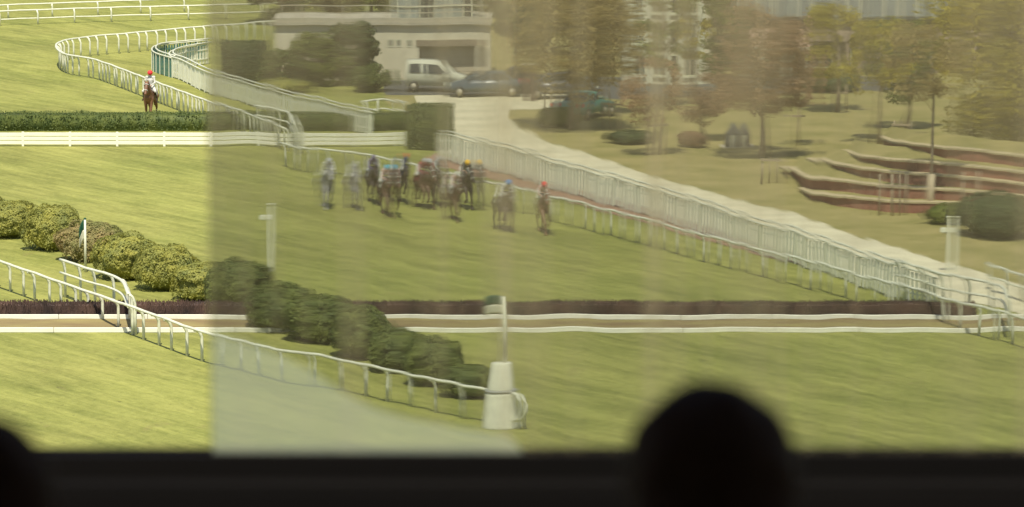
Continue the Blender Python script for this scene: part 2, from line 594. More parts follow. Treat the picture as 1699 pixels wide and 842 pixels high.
def hedge_box(label, a, b, depth, h, m, name='clipped_hedge', dens=150, leaf=0.05, seed=5):
    rng = np.random.default_rng(seed)
    a, b = Vector((a.x, a.y, 0)), Vector((b.x, b.y, 0))
    L_ = (b - a).length
    n = int(dens * L_ * (h * 2 + depth))
    vs, ns = [], []
    for _ in range(n):
        u = rng.uniform(0, L_)
        r_ = rng.uniform(0, h * 2 + depth)
        if r_ < h:
            p, q = (u, 0, r_), (0, -1, 0.2)
        elif r_ < h + depth:
            p, q = (u, r_ - h, h), (0, 0, 1)
        else:
            p, q = (u, depth, r_ - h - depth), (0, 1, 0)
        if rng.uniform() < 0.06:
            e = rng.integers(0, 2)
            p, q = (e * L_, rng.uniform(0, depth), rng.uniform(0, h)), (e * 2 - 1, 0, 0)
        w_ = mnoise.noise(Vector((p[0] * 1.1, p[1] * 1.1, p[2] * 1.5 + seed))) * 0.10
        vs.append([p[j] + q[j] * (w_ + abs(rng.normal(0, 0.03))) for j in range(3)])
        ns.append(q)
    v, f = leaf_cards(np.array(vs), np.array(ns, dtype=float), leaf, rng)
    core = MB().box(0.03, L_ - 0.03, 0.05, depth - 0.05, 0, h - 0.04)
    cv = np.array([list(q) for q in core.v])
    cf = np.array(core.f)
    me = np_mesh('hedge', np.concatenate([v, cv]), np.concatenate([f, cf + len(v)]), m)
    ang = math.atan2((b - a).y, (b - a).x)
    return tag(link(name, me, None, a, ang), label, 'hedge')

# far hedge jump: clipped hedge and the three-board rail in front of it
HJ = 218
hedge_box('long low clipped green hedge behind the three white boards', G(-40, HJ), G(672, HJ), 1.6, 0.86, LEAF_BOX)
hedge_box('tall dark green clipped hedge block at the right end of the white boards', G(668, 250), G(735, 252), 2.0, 2.2, LEAF_BOX, 'hedge_block', 220, 0.055, 9)

def board_rail():
    a, b = G(-40, 243), G(664, 244)
    a.z = b.z = 0
    t = thing('board_rail', 'white rail of three horizontal boards in front of the far hedge', 'rail', a, math.atan2(b.y - a.y, b.x - a.x))
    L_ = (b - a).length
    n = 9
    seg = L_ / n
    bm_ = bevel(MB().box(0.01, seg - 0.01, -0.03, 0.03, 0, 0.175).mesh('board', WHITE_B), 0.01, 1)
    pm = bevel(MB().box(-0.06, 0.06, -0.075, 0.075, 0, 0.74).mesh('post', WHITE_B), 0.01, 1)
    for i in range(n):
        for k in range(3):
            link('board', bm_, t, (i * seg, random.uniform(-.008, .008), 0.10 + k * 0.215 + random.uniform(-0.008, 0.008)))
    for i in range(n + 1):
        link('post', pm, t, (min(i * seg, L_ - 0.02), 0.04, 0))
board_rail()

# ------------------------------------------------------------------ brush fence with its boards and apron
def brush_fence():
    a, b = G(-60, 552), G(1625, 552)
    a.z = b.z = 0
    t = thing('brush_fence', 'long brown brush steeplechase fence with two white take-off boards across the course', 'fence', a,
              math.atan2(b.y - a.y, b.x - a.x))
    L_ = (b - a).length
    LL = L_ + 2.4                          # boards run on past the brush
    n = 12
    seg = LL / n
    bd = bevel(MB().box(0.006, seg - 0.006, -0.05, 0.05, 0, 0.19).mesh('front_board', WHITE_B), 0.015, 1)
    for i in range(n):
        link('front_board', bd, t, (i * seg, random.uniform(-.012, .012), 0.0), random.uniform(-.002, .002))
        link('rear_board', bd, t, (i * seg, 2.05 + random.uniform(-.012, .012), 0.20), random.uniform(-.002, .002))
    # sloping earth apron between the boards
    nx = 220
    v, f = [], []
    for i in range(nx + 1):
        x = i / nx * LL
        for j in range(5):
            yy = 0.06 + j / 4 * 1.92
            v.append((x, yy, 0.03 + 0.2 * j / 4 + 0.05 * mnoise.noise(Vector((x * 0.8, yy * 1.2, 2)))))
    for i in range(nx):
        for j in range(4):
            q = i * 5 + j
            f.append((q, q + 5, q + 6, q + 1))
    APR = mat('apron_earth', (0.27, 0.225, 0.085), 0.95, 0, 0.7, col2=(0.19, 0.135, 0.065), bump=0.5, stretch=(.4, 2, 1))
    link('apron', me_from('apron', v, f, APR, True), t)
    # the packed brush: a core and thousands of upright twigs
    rng = np.random.default_rng(3)
    core = MB()
    m_ = 120
    v, f = [], []
    for i in range(m_ + 1):
        x = i / m_ * L_
        dz = 0.05 * mnoise.noise(Vector((x * 0.6, 0, 0)))
        for (yy, zz) in ((2.32, 0), (2.30, 0.70 + dz), (3.1, 0.73 + dz), (3.15, 0)):
            v.append((x, yy, zz))
    for i in range(m_):
        for j in range(3):
            q = i * 4 + j
            f.append((q, q + 4, q + 5, q + 1))
    f += [(0, 1, 2, 3), (m_ * 4 + 3, m_ * 4 + 2, m_ * 4 + 1, m_ * 4)]
    BR = mat('brush_twigs', (0.135, 0.078, 0.056), 0.9, 0, 0.9, col2=(0.038, 0.025, 0.021), bump=0.6, bscale=14, stretch=(1.0, 1, 0.5))
    link('brush_core', me_from('brush_core', v, f, BR), t)
    N_ = 11000
    x = rng.uniform(0, L_, N_)
    front = rng.uniform(0, 1, N_) < 0.5
    y = np.where(front, 2.285 + rng.normal(0, 0.012, N_), rng.uniform(2.3, 3.1, N_))
    zl = np.where(front, rng.uniform(0.0, 0.42, N_), 0.5)
    zh = np.where(front, zl + rng.uniform(0.25, 0.5, N_), 0.74 + rng.uniform(0, 0.12, N_))
    w_ = rng.uniform(0.012, 0.028, N_)
    lx = rng.normal(0, 0.05, N_)
    ly = rng.normal(-0.02, 0.03, N_)
    V = np.stack([np.stack([x - w_, y, zl], 1), np.stack([x + w_, y - 0.008, zl], 1),
                  np.stack([x + lx + w_ * .5, y + ly - 0.008, zh], 1), np.stack([x + lx - w_ * .5, y + ly, zh], 1)], 1).reshape(-1, 3)
    tw = link('twigs', np_mesh('twigs', V, np.arange(4 * N_).reshape(-1, 4), BR), t)
    tag(tw, kind='stuff')
brush_fence()

# ------------------------------------------------------------------ flags, cone, slim posts
FLAG_G = mat('flag_green', (0.02, 0.10, 0.05), 0.7, 0.2, 4, translucent=0.2)
FLAG_W = mat('flag_white', (0.58, 0.57, 0.42), 0.7, 0.12, 4, translucent=0.2)

def flag_cloth(parent, x0, z1, wdt, hgt, sgn, furl=False):
    """green above white"""
    for nm, m_, za, zb in (('green_half', FLAG_G, z1 - hgt * 0.5, z1), ('white_half', FLAG_W, z1 - hgt, z1 - hgt * 0.5 - 0.003)):
        v, f = [], []
        nx, nz = 12, 4
        for i in range(nx + 1):
            for j in range(nz + 1):
                u = i / nx
                z = za + (zb - za) * j / nz
                droop = 0.10 * u * u * (4 if furl else 1)
                v.append((x0 + sgn * u * wdt, 0.07 * math.sin(u * 6 + z * 3) * u, z - droop))
        for i in range(nx):
            for j in range(nz):
                q = i * (nz + 1) + j
                f.append((q, q + nz + 1, q + nz + 2, q + 1))
        me = me_from(nm, v, f, m_, True)
        o = link(nm, me, parent)
        md = o.modifiers.new('thick', 'SOLIDIFY')
        md.thickness = 0.012
    return

p = G(142, 452)
t = thing('flag_pole', 'white pole with a drooping green and white flag by the left wing', 'flag pole', (p.x, p.y, 0))
link('pole', MB().tube([(0, 0, 0), (0, 0, 2.2)], [0.06, 0.045], 10).mesh('pole', WHITE, True), t)
link('finial', MB().ell((0, 0, 2.23), (0.06, 0.06, 0.05), 10, 6).mesh('finial', FLAG_G, True), t)
flag_cloth(t, -0.04, 2.2, 0.20, 0.85, -1, True)

p = G(831, 709)
t = thing('marker_cone', 'large white two-tier cone pedestal standing on the grass at the rail end', 'cone', (p.x, p.y, 0))
cone = MB().lathe([(0.64, 0), (0.65, 0.03), (0.64, 0.10), (0.52, 1.10), (0.50, 1.22), (0.46, 1.24)], 32)
link('base', cone.mesh('base', WHITE, True), t)
link('upper_cone', MB().lathe([(0.43, 1.20), (0.40, 1.35), (0.28, 2.15), (0.26, 2.18), (0.1, 2.19)], 32).mesh('upper_cone', WHITE, True), t)
link('collar', MB().lathe([(0.50, 1.225), (0.53, 1.235), (0.53, 1.275), (0.44, 1.285)], 32).mesh('collar', mat('grey_collar', (0.3, 0.31, 0.28), 0.6, .2), True), t)
t2 = thing('flag_pole', 'white pole with a flying green and white flag on top of the white cone', 'flag pole', (p.x, p.y, 2.19))
link('pole', MB().tube([(0, 0, 0), (0, 0, 2.25)], [0.085, 0.06], 10).mesh('pole', WHITE, True), t2)
flag_cloth(t2, -0.06, 2.28, 0.62, 0.62, -1)

for (x, y, h, lab) in ((447, 452, 2.8, 'slim white post with a small box on its left, at the dark bushes'),
                       (1578, 452, 2.25, 'slim white post with a small box, right of the path')):
    p = G(x, y)
    t = thing('marker_post', lab, 'post', (p.x, p.y, 0), group='slim white posts')
    link('post', bevel(MB().box(-0.09, 0.09, -0.07, 0.07, 0, h).mesh('post', WHITE), 0.02, 2), t)
    link('box', bevel(MB().box(-0.36, -0.092, -0.12, 0.12, h - 0.62, h - 0.42).mesh('box', WHITE), 0.03, 2), t)
    link('cap', bevel(MB().box(-0.12, 0.12, -0.1, 0.1, h + 0.002, h + 0.06).mesh('cap', WHITE), 0.02, 1), t)

# ------------------------------------------------------------------ bodies by voxel remesh: one continuous surface
def remeshed(name, mb, voxel, smooth=4, dec=None):
    me = mb.mesh(name)
    o = bpy.data.objects.new(name, me)
    COL.objects.link(o)
    r_ = o.modifiers.new('r', 'REMESH')
    r_.mode = 'VOXEL'
    r_.voxel_size = voxel
    s_ = o.modifiers.new('s', 'SMOOTH')
    s_.factor = 0.5
    s_.iterations = smooth
    dg = bpy.context.evaluated_depsgraph_get()
    out = bpy.data.meshes.new_from_object(o.evaluated_get(dg))
    bpy.data.objects.remove(o)
    out.name = name
    out.polygons.foreach_set('use_smooth', [True] * len(out.polygons))
    return out

def capsule(mb, pts, rad, n=10):
    pts = [Vector(p) for p in pts]
    mb.tube(pts, rad, n)
    for p, r_ in zip(pts, rad):
        mb.ell(p, (r_, r_, r_), n, 7)

def seg_dist(p, a, b):
    ab = b - a
    t = max(0, min(1, (p - a).dot(ab) / max(ab.length_squared, 1e-9)))
    return (p - (a + ab * t)).length

HORSE_LEGS = {
    'gallop_a': [[(.52, -.15, 1.12), (.82, -.14, .80), (1.08, -.13, .46), (1.16, -.13, .13), (1.26, -.13, .04)],
                 [(.52, .15, 1.12), (.80, .15, .78), (.72, .15, .44), (.48, .15, .40), (.42, .15, .30)],
                 [(-.62, .16, 1.18), (-.50, .17, .82), (-.92, .16, .56), (-.98, .15, .16), (-.90, .15, .04)],
                 [(-.62, -.16, 1.18), (-.36, -.17, .80), (-.62, -.16, .50), (-.40, -.15, .15), (-.30, -.15, .04)]],
    'gallop_b': [[(.52, .15, 1.12), (.70, .15, .80), (.82, .14, .46), (.78, .14, .13), (.86, .14, .04)],
                 [(.52, -.15, 1.12), (.86, -.15, .86), (.98, -.15, .55), (.74, -.15, .42), (.66, -.15, .36)],
                 [(-.62, -.16, 1.18), (-.44, -.17, .82), (-.80, -.16, .52), (-.68, -.15, .15), (-.58, -.15, .04)],
                 [(-.62, .16, 1.18), (-.62, .17, .80), (-1.05, .16, .62), (-1.28, .15, .34), (-1.36, .15, .28)]],
    'walk': [[(.52, .15, 1.12), (.56, .15, .80), (.66, .14, .46), (.70, .14, .13), (.78, .14, .04)],
             [(.52, -.15, 1.12), (.52, -.15, .80), (.44, -.15, .46), (.36, -.15, .13), (.42, -.15, .04)],
             [(-.62, -.16, 1.18), (-.50, -.17, .82), (-.72, -.16, .52), (-.60, -.15, .13), (-.52, -.15, .04)],
             [(-.62, .16, 1.18), (-.56, .17, .82), (-.88, .16, .54), (-.86, .15, .13), (-.78, .15, .04)]],
}

def horse_body(pose):
    b = MB()
    b.ell((.42, 0, 1.26), (.42, .27, .38))
    b.ell((.0, 0, 1.23), (.62, .30, .35))
    b.ell((-.55, 0, 1.30), (.44, .29, .35))
    b.ell((.22, 0, 1.48), (.36, .13, .16))
    if pose == 'walk':
        neck = [(.58, 0, 1.42), (.82, 0, 1.68), (1.02, 0, 1.92)]
        head = [(1.02, 0, 1.95), (1.20, 0, 1.74), (1.36, 0, 1.50)]
    else:
        neck = [(.58, 0, 1.42), (.90, 0, 1.60), (1.16, 0, 1.78)]
        head = [(1.17, 0, 1.80), (1.38, 0, 1.66), (1.60, 0, 1.47)]
    capsule(b, neck, [.25, .18, .125], 12)
    capsule(b, head, [.125, .105, .075], 12)
    b.ell(Vector(head[2]) + Vector((.04, 0, -.03)), (.085, .075, .075))
    b.ell(Vector(head[0]) + Vector((.06, 0, -.07)), (.12, .085, .13))
    for s in (-1, 1):
        hp = Vector(head[0])
        b.tube([hp + Vector((-.03, s * .06, .08)), hp + Vector((-.02, s * .085, .17)), hp + Vector((0, s * .08, .26))], [.045, .045, .012], 8)
    for k, L_ in enumerate(HORSE_LEGS[pose]):
        hind = k >= 2
        capsule(b, L_[:4], [.20, .115, .068, .052] if hind else [.15, .095, .062, .05])
        b.tube([L_[3], L_[4]], [.052, .075], 10)
        e = Vector(L_[4])
        b.tube([e + Vector((0, 0, .045)), e + Vector((.02, 0, -.04))], [.062, .078], 10)
        if hind:
            b.ell((-.60, L_[0][1] * .9, 1.16), (.32, .16, .32))
    me = remeshed('horse_body', b, 0.03, 3)
    return me, neck, head

def horse_parts(pose, neck, head):
    P = {}
    # tail
    tl = MB()
    pts = [(-.95, 0, 1.45), (-1.12, 0, 1.40), (-1.28, .02, 1.12), (-1.36, .04, .80)] if pose != 'walk' else \
          [(-.95, 0, 1.45), (-1.05, 0, 1.36), (-1.10, .0, 1.0), (-1.10, .0, .62)]
    tl.tube(pts, [.05, .075, .085, .03], 8)
    P['tail'] = (tl.mesh('tail', None, True), 'hair')
    mn = MB()
    a, b, c = [Vector(q) for q in neck]
    for i in range(9):
        u = i / 8
        p = a.lerp(c, u)
        mn.tube([p + Vector((-.10, .02, .17 - .06 * u)), p + Vector((-.13, .09, .10)), p + Vector((-.10, .15, -.02))], [.04, .05, .015], 6)
    P['mane'] = (mn.mesh('mane', None, True), 'hair')
    # saddle cloth and saddle
    sc_ = MB()
    v, f = [], []
    n = 16
    for i in range(6):
        x = -.34 + i / 5 * .62
        for k in range(n + 1):
            a_ = math.pi * (0.02 + 0.96 * k / n)
            v.append((x, math.cos(a_) * .335, 1.22 + math.sin(a_) * .415))
    for i in range(5):
        for k in range(n):
            q = i * (n + 1) + k
            f.append((q, q + 1, q + n + 2, q + n + 1))
    P['saddle_cloth'] = (me_from('saddle_cloth', v, f, None, True), 'cloth')
    sd_ = MB()
    sd_.ell((-.02, 0, 1.63), (.26, .17, .05))
    sd_.ell((-.22, 0, 1.67), (.08, .15, .06))
    P['saddle'] = (sd_.mesh('saddle', None, True), 'leather')
    # bridle: nose band, brow band, reins
    br = MB()
    h0, h1, h2 = [Vector(q) for q in head]
    for (p, d, r_) in ((h1.lerp(h2, .45), (h2 - h1), .098), (h0.lerp(h1, .25), (h1 - h0), .136)):
        d = d.normalized()
        s = Vector((0, 1, 0))
        u = d.cross(s)
        ring = [p + s * (math.cos(2 * math.pi * k / 14) * r_) + u * (math.sin(2 * math.pi * k / 14) * r_) for k in range(15)]
        br.tube(ring, .022, 6)
    P['bridle'] = (br.mesh('bridle', None, True), 'band')
    rn = MB()
    for s in (-1, 1):
        rn.tube([h2 + Vector((-.03, s * .09, .02)), Vector((.95, s * .14, 1.62)), Vector((.66, s * .10, 1.62))], .012, 5)
    P['reins'] = (rn.mesh('reins', None, True), 'leather')
    ey = MB()
    for s in (-1, 1):
        ey.ell(h0.lerp(h1, .45) + Vector((0, s * .098, .03)), (.03, .018, .025), 8, 6)
    P['eyes'] = (ey.mesh('eyes', None, True), 'leather')
    return P

HORSES = {}
for pose in HORSE_LEGS:
    me, nk, hd = horse_body(pose)
    HORSES[pose] = (me, horse_parts(pose, nk, hd))

JOCKEY_POSE = {
    'crouch': dict(pelvis=(-.16, 0, 1.93), chest=(.20, 0, 2.05), neck=(.42, 0, 2.11), head=(.55, 0, 2.15),
                   sh=(.33, .19, 2.04), el=(.42, .27, 1.76), hand=(.66, .10, 1.64), hip=(-.14, .13, 1.88), knee=(.20, .31, 1.56),
                   ank=(-.14, .32, 1.17), toe=(.08, .34, 1.12)),
    'upright': dict(pelvis=(-.05, 0, 1.78), chest=(-.0, 0, 2.08), neck=(.03, 0, 2.30), head=(.06, 0, 2.44),
                    sh=(.0, .20, 2.24), el=(.10, .27, 1.95), hand=(.40, .10, 1.82), hip=(-.03, .14, 1.74), knee=(.34, .34, 1.50),
                    ank=(.14, .36, 1.06), toe=(.36, .38, 1.02)),
}

def mir(p, s):
    return (p[0], p[1] * s, p[2])

def jockey_mesh(pose):
    J = JOCKEY_POSE[pose]
    b = MB()
    segs = []          # (a, b, material index): 0 silks 1 breeches 2 boots 3 skin
    capsule(b, [J['pelvis'], J['chest'], J['neck']], [.155, .165, .07])
    segs += [(J['pelvis'], J['chest'], 0), (J['chest'], J['neck'], 0)]
    capsule(b, [mir(J['sh'], -1), mir(J['sh'], 1)], [.085, .085])
    segs.append((mir(J['sh'], -1), mir(J['sh'], 1), 0))
    b.ell(J['head'], (.10, .085, .12))
    hd = Vector(J['head'])
    b.ell(hd + Vector((.095, 0, -.01)), (.025, .018, .025))        # nose
    segs.append((J['head'], tuple(hd + Vector((.05, 0, -.06))), 3))
    for s in (-1, 1):
        capsule(b, [mir(J['sh'], s), mir(J['el'], s), mir(J['hand'], s)], [.068, .052, .038])
        h = Vector(mir(J['hand'], s))
        b.ell(h + Vector((.03, -s * .01, 0)), (.06, .038, .05))
        for k in range(4):
            capsule(b, [h + Vector((.05, -s * .02, .03 - k * .02)), h + Vector((.085, -s * .03, .025 - k * .02)), h + Vector((.07, -s * .055, .02 - k * .02))],
                    [.013, .012, .010], 6)
        capsule(b, [h + Vector((.0, -s * .03, .03)), h + Vector((.05, -s * .055, .045))], [.014, .011], 6)
        segs += [(mir(J['sh'], s), mir(J['el'], s), 0), (mir(J['el'], s), mir(J['hand'], s), 0),
                 (tuple(h + Vector((.03, 0, 0))), tuple(h + Vector((.08, 0, 0))), 3)]
        capsule(b, [mir(J['hip'], s), mir(J['knee'], s), mir(J['ank'], s)], [.115, .075, .045])
        capsule(b, [mir(J['ank'], s), mir(J['toe'], s)], [.05, .038])
        segs += [(mir(J['hip'], s), mir(J['knee'], s), 1),
                 (tuple(Vector(mir(J['knee'], s)).lerp(Vector(mir(J['ank'], s)), .25)), mir(J['ank'], s), 2), (mir(J['ank'], s), mir(J['toe'], s), 2)]
    me = remeshed('rider_body', b, 0.021, 2)
    S = [(Vector(a), Vector(c), k) for a, c, k in segs]
    for p in me.polygons:
        c = p.center
        p.material_index = min(S, key=lambda q: seg_dist(c, q[0], q[1]))[2]
    he = MB()
    he.ell(hd + Vector((-.012, 0, .045)), (.16, .145, .135), 16, 10)
    pk = MB()
    pk.ell(hd + Vector((.14, 0, .035)), (.08, .11, .016), 12, 6)
    gg = MB()
    gg.ell(hd + Vector((.075, 0, .01)), (.035, .08, .028), 12, 6)
    return me, he.mesh('cap', None, True), pk.mesh('cap_peak', None, True), gg.mesh('goggles', None, True)

JOCK = {k: jockey_mesh(k) for k in JOCKEY_POSE}

def cmat(c, rough=0.6, var=0.2):
    k = 'tint_%d_%d_%d' % tuple(int(x * 255) for x in c)
    return mat(k, c, rough, var, 5)

LEATHER = mat('leather', (0.05, 0.03, 0.02), 0.5, 0.3, 5)
SKIN = mat('skin', (0.50, 0.30, 0.21), 0.55, 0.1, 6)

def put_mats(o, ms):
    """materials on the object, so that mesh data is shared"""
    me = o.data
    while len(me.materials) < len(ms):
        me.materials.append(None)
    for i, m_ in enumerate(ms):
        o.material_slots[i].link = 'OBJECT'
        o.material_slots[i].material = m_

def horse_and_rider(px, py, rz, pose, coat, hair, cloth, band, silks, cap, breech, hlabel, rlabel, rider='crouch', grp=True):
    p = G(px, py)
    ht = thing('horse', hlabel, 'horse', (p.x, p.y, 0), rz, 'racehorses' if grp else None)
    me, parts = HORSES[pose]
    o = link('body', me, ht)
    put_mats(o, [coat])
    for nm, (pm, kind) in parts.items():
        q = link(nm, pm, ht)
        put_mats(q, [{'hair': hair, 'cloth': cloth, 'leather': LEATHER, 'band': band}[kind]])
        if nm == 'saddle_cloth' and not q.modifiers:
            md = q.modifiers.new('thick', 'SOLIDIFY')
            md.thickness = 0.015
    jt = thing('person', rlabel, 'person', (p.x, p.y, 0), rz, 'riders' if grp else None)
    jm, cm, km, gm_ = JOCK[rider]
    o = link('body', jm, jt)
    put_mats(o, [silks, breech, LEATHER, SKIN])
    q = link('cap', cm, jt)
    put_mats(q, [cap])
    q2 = link('cap_peak', km, q)
    put_mats(q2, [cap])
    g = link('goggles', gm_, jt)
    put_mats(g, [DARK])

BAY = mat('bay_coat', (0.14, 0.072, 0.042), 0.5, 0.35, 2.5)
CHEST = mat('chestnut_coat', (0.21, 0.10, 0.052), 0.5, 0.3, 2.5)
DBAY = mat('dark_bay_coat', (0.05, 0.032, 0.024), 0.5, 0.35, 2.5)
GREYH = mat('grey_coat', (0.36, 0.35, 0.33), 0.55, 0.3, 2.5)
HAIR_K = mat('black_horsehair', (0.025, 0.018, 0.014), 0.7, 0.2, 6)
HAIR_G = mat('grey_horsehair', (0.30, 0.29, 0.27), 0.7, 0.2, 6)
W_ = cmat((0.62, 0.61, 0.54))
GRY = cmat((0.42, 0.43, 0.42))
BLUE = cmat((0.02, 0.24, 0.60))
CYAN = cmat((0.03, 0.42, 0.66))
NAVY = cmat((0.03, 0.06, 0.14))
RED = cmat((0.78, 0.04, 0.045))
MAROON = cmat((0.30, 0.06, 0.06))
YEL = cmat((0.85, 0.50, 0.02))
PINK = cmat((0.62, 0.42, 0.36))
PURP = cmat((0.20, 0.17, 0.24))
BLK = cmat((0.03, 0.03, 0.035))

field = [
    (541, 344, 'gallop_a', GREYH, HAIR_G, GRY, W_, W_, GRY, W_, 'pale grey horse farthest left in the galloping pack',
     'rider in white silks and grey cap, farthest left in the pack'),
    (584, 349, 'gallop_b', GREYH, HAIR_G, GRY, W_, GRY, W_, W_, 'pale grey horse second from the left in the galloping pack',
     'rider in pale grey silks and white cap, second from the left'),
    (617, 338, 'gallop_b', DBAY, HAIR_K, GRY, BLK, PURP, PURP, GRY, 'dark horse half hidden behind the blue-capped rider left of centre',
     'rider in dull purple silks behind the light blue cap'),
    (643, 356, 'gallop_a', BAY, HAIR_K, W_, W_, PINK, CYAN, W_, 'brown horse with white noseband under the light blue cap',
     'rider with light blue cap on the brown horse left of centre'),
    (668, 336, 'gallop_b', DBAY, HAIR_K, NAVY, BLK, NAVY, RED, W_, 'nearly black horse of the upright red-capped rider in mid pack',
     'rider with red cap and navy silks in mid pack'),
    (704, 345, 'gallop_b', BAY, HAIR_K, MAROON, W_, MAROON, GRY, W_, 'bay horse with maroon cloth at the left of the central bunch',
     'rider in maroon silks and grey cap in the central bunch'),
    (724, 340, 'gallop_a', DBAY, HAIR_K, GRY, W_, GRY, GRY, W_, 'dark bay horse at the back of the central bunch',
     'rider in grey silks with pale grey cap at the back of the bunch'),
    (752, 366, 'gallop_a', BAY, HAIR_K, W_, W_, PINK, W_, W_, 'brown horse with white noseband leading the central bunch',
     'rider in pinkish white silks leading the central bunch'),
    (778, 346, 'gallop_b', DBAY, HAIR_K, BLK, W_, BLK, YEL, W_, 'dark horse of the yellow-capped rider at the right of the bunch',
     'rider with bright yellow cap at the right of the bunch'),
    (835, 383, 'gallop_b', DBAY, HAIR_K, W_, W_, W_, BLUE, W_, 'dark horse second from the right, of the blue-capped rider in front of the pack',
     'rider with dark blue cap and white silks, second from the right'),
    (904, 386, 'gallop_a', CHEST, HAIR_K, W_, W_, PINK, RED, W_, 'chestnut horse farthest right, nearest to the running rail',
     'rider with bright red cap farthest right by the running rail'),
]
for i, (x, y, pose, *rest) in enumerate(field):
    horse_and_rider(x, y, R(-76 + (i * 37 % 9 - 4)), pose, *rest)
horse_and_rider(250, 197, R(-97), 'walk', CHEST, HAIR_K, W_, W_, W_, RED, W_, 'lone chestnut horse walking behind the clipped hedge at far left',
                'rider with red cap and white top sitting upright on the lone far left horse', 'upright', True)

# ------------------------------------------------------------------ trees
def tree(label, px, py, h, cr, z0, leafm, trunk_r=0.14, seed=0, clumps=46, per=150, leaf=0.10, name='tree', cxo=0.0, flat=1.0, cat='tree', group=None, shell=0.45):
    rng = np.random.default_rng(seed + 100)
    p = G(px, py)
    t = thing(name, label, cat, (p.x, p.y, 0), group=group)
    zc = (z0 + h) / 2
    rz_ = (h - z0) / 2
    top = Vector((cxo * .4, 0, z0 + (h - z0) * .55))
    tb = MB()
    lean = rng.normal(0, 0.10, 2)
    pts = [Vector((0, 0, -0.05)), Vector((lean[0], lean[1], z0 * .6)), Vector((lean[0] + cxo * .2, lean[1], z0 * 1.05)), top]
    tb.tube(spline(pts, max(.3, h / 14)), trunk_r, 8) if False else tb.tube(pts, [trunk_r * 1.25, trunk_r, trunk_r * .8, trunk_r * .25], 8)
    C_, N_ = [], []
    for k in range(clumps):
        u = rng.normal(0, 1, 3)
        u /= np.linalg.norm(u)
        rr = rng.uniform(shell, 1.0) ** 0.6
        c = np.array([u[0] * cr * rr + cxo, u[1] * cr * rr, zc + u[2] * rz_ * rr * flat])
        if k % 3 == 0:
            a = pts[1].lerp(top, rng.uniform(.25, 1.0))
            mid = a.lerp(Vector(c), .5) + Vector((0, 0, .15))
            tb.tube([a, mid, Vector(c)], [trunk_r * .35, trunk_r * .2, .015], 5)
        cs = cr * rng.uniform(.20, .38)
        m_ = int(per * rng.uniform(.6, 1.3))
        q = rng.normal(0, 1, (m_, 3))
        q /= np.linalg.norm(q, axis=1, keepdims=True)
        q *= rng.uniform(.25, 1.0, (m_, 1)) ** .5
        pos = c + q * np.array([cs * 1.25, cs * 1.25, cs * .75])
        C_.append(pos)
        N_.append(q * .6 + np.array([0, 0, .6]))
    v, f = leaf_cards(np.concatenate(C_), np.concatenate(N_), leaf, rng)
    link('trunk', tb.mesh('trunk', BARK, True), t)
    link('crown', np_mesh('crown', v, f, leafm), t)
    return t

tree('big olive-yellow leafy tree at the right frame edge', 1700, 296, 13.0, 4.0, 0.7, LEAF_OLIVE, .2, 1, 150, 200, .12, cxo=-0.2)
tree('copper-brown tree right of centre, in front of the pavilion', 1265, 262, 8.0, 2.5, 1.7, LEAF_COPPER, .17, 2, 60, 150, .10)
tree('wide brownish olive tree above the end of the sand path', 947, 216, 8.2, 3.3, 2.0, LEAF_BROWN, .17, 3, 80, 150, .11)
tree('thin reddish young tree behind a three-leg stake frame in the middle of the lawn', 1085, 258, 5.0, 1.5, 1.5, LEAF_COPPER, .09, 4, 24, 90, .09)
tree('fresh green narrow tree left of the copper tree', 1195, 170, 9, 1.7, 1.6, LEAF_GREEN, .15, 5, 50, 140, .11)
tree('dark green tree beside the garage, right of the van', 850, 158, 9, 1.4, 2.4, LEAF_DARK, .16, 6, 40, 140, .11)
tree('olive tree in front of the long glazed building', 1385, 186, 6.5, 1.7, 1.5, LEAF_OLIVE, .12, 7, 36, 130, .10)
tree('green tree left of the big olive-yellow tree', 1500, 215, 6.2, 1.7, 1.6, LEAF_GREEN, .12, 8, 36, 120, .10)
wt = tree('slender tree with pale wrapped trunk and thin brown crown on the brick terraces', 1541, 352, 9.0, 1.8, 5.2, LEAF_BROWN, .07, 9, 22, 90, .10)
link('trunk_wrap', MB().tube([(0, 0, 0), (0.02, 0, .9), (0.05, 0, 1.75)], [.24, .22, .20], 12).mesh('trunk_wrap', mat('burlap', (.55, .45, .30), .95, .25, 5), True), wt)
tree('young sparse copper tree at the single cross stake', 1320, 242, 4.4, 1.2, 2.0, LEAF_COPPER, .07, 10, 16, 70, .09)
tree('brownish young tree in the middle between the two pale facades', 1010, 190, 6.0, 1.9, 1.6, LEAF_BROWN, .10, 11, 36, 120, .10)
tree('low spreading copper tree in front of the grey tent', 1175, 232, 3.9, 1.7, 1.0, LEAF_COPPER, .09, 12, 28, 110, .09)
tree('dull olive tree overhanging the top of the brick terraces', 1455, 240, 6.5, 1.8, 2.6, LEAF_OLIVE, .10, 13, 30, 100, .10)
for i, (x, y, h, m_, nm) in enumerate(((470, 40, 7, LEAF_DARK, 'first'), (540, 32, 6, LEAF_BROWN, 'second'), (612, 30, 8, LEAF_GREEN, 'third'), (690, 24, 7, LEAF_DARK, 'fourth'),
                                       (770, 28, 9, LEAF_DARK, 'fifth'), (900, 60, 9, LEAF_OLIVE, 'sixth'), (985, 55, 9, LEAF_BROWN, 'seventh'), (1230, 70, 10, LEAF_DARK, 'eighth'))):
    tree(nm + ' tree from the left in the far background row along the top edge', x, y, h, 2.5, 0.0, m_, .18, 30 + i, 70, 130, .14, group='background trees')
tree('sparse green tree in front of the tall cream building', 1098, 178, 9.0, 1.5, 1.6, LEAF_GREEN, .10, 14, 30, 110, .11)
tree('pale olive tree at the right corner of the tall cream building', 1150, 166, 9.0, 1.2, 2.0, LEAF_OLIVE, .10, 15, 22, 90, .11)
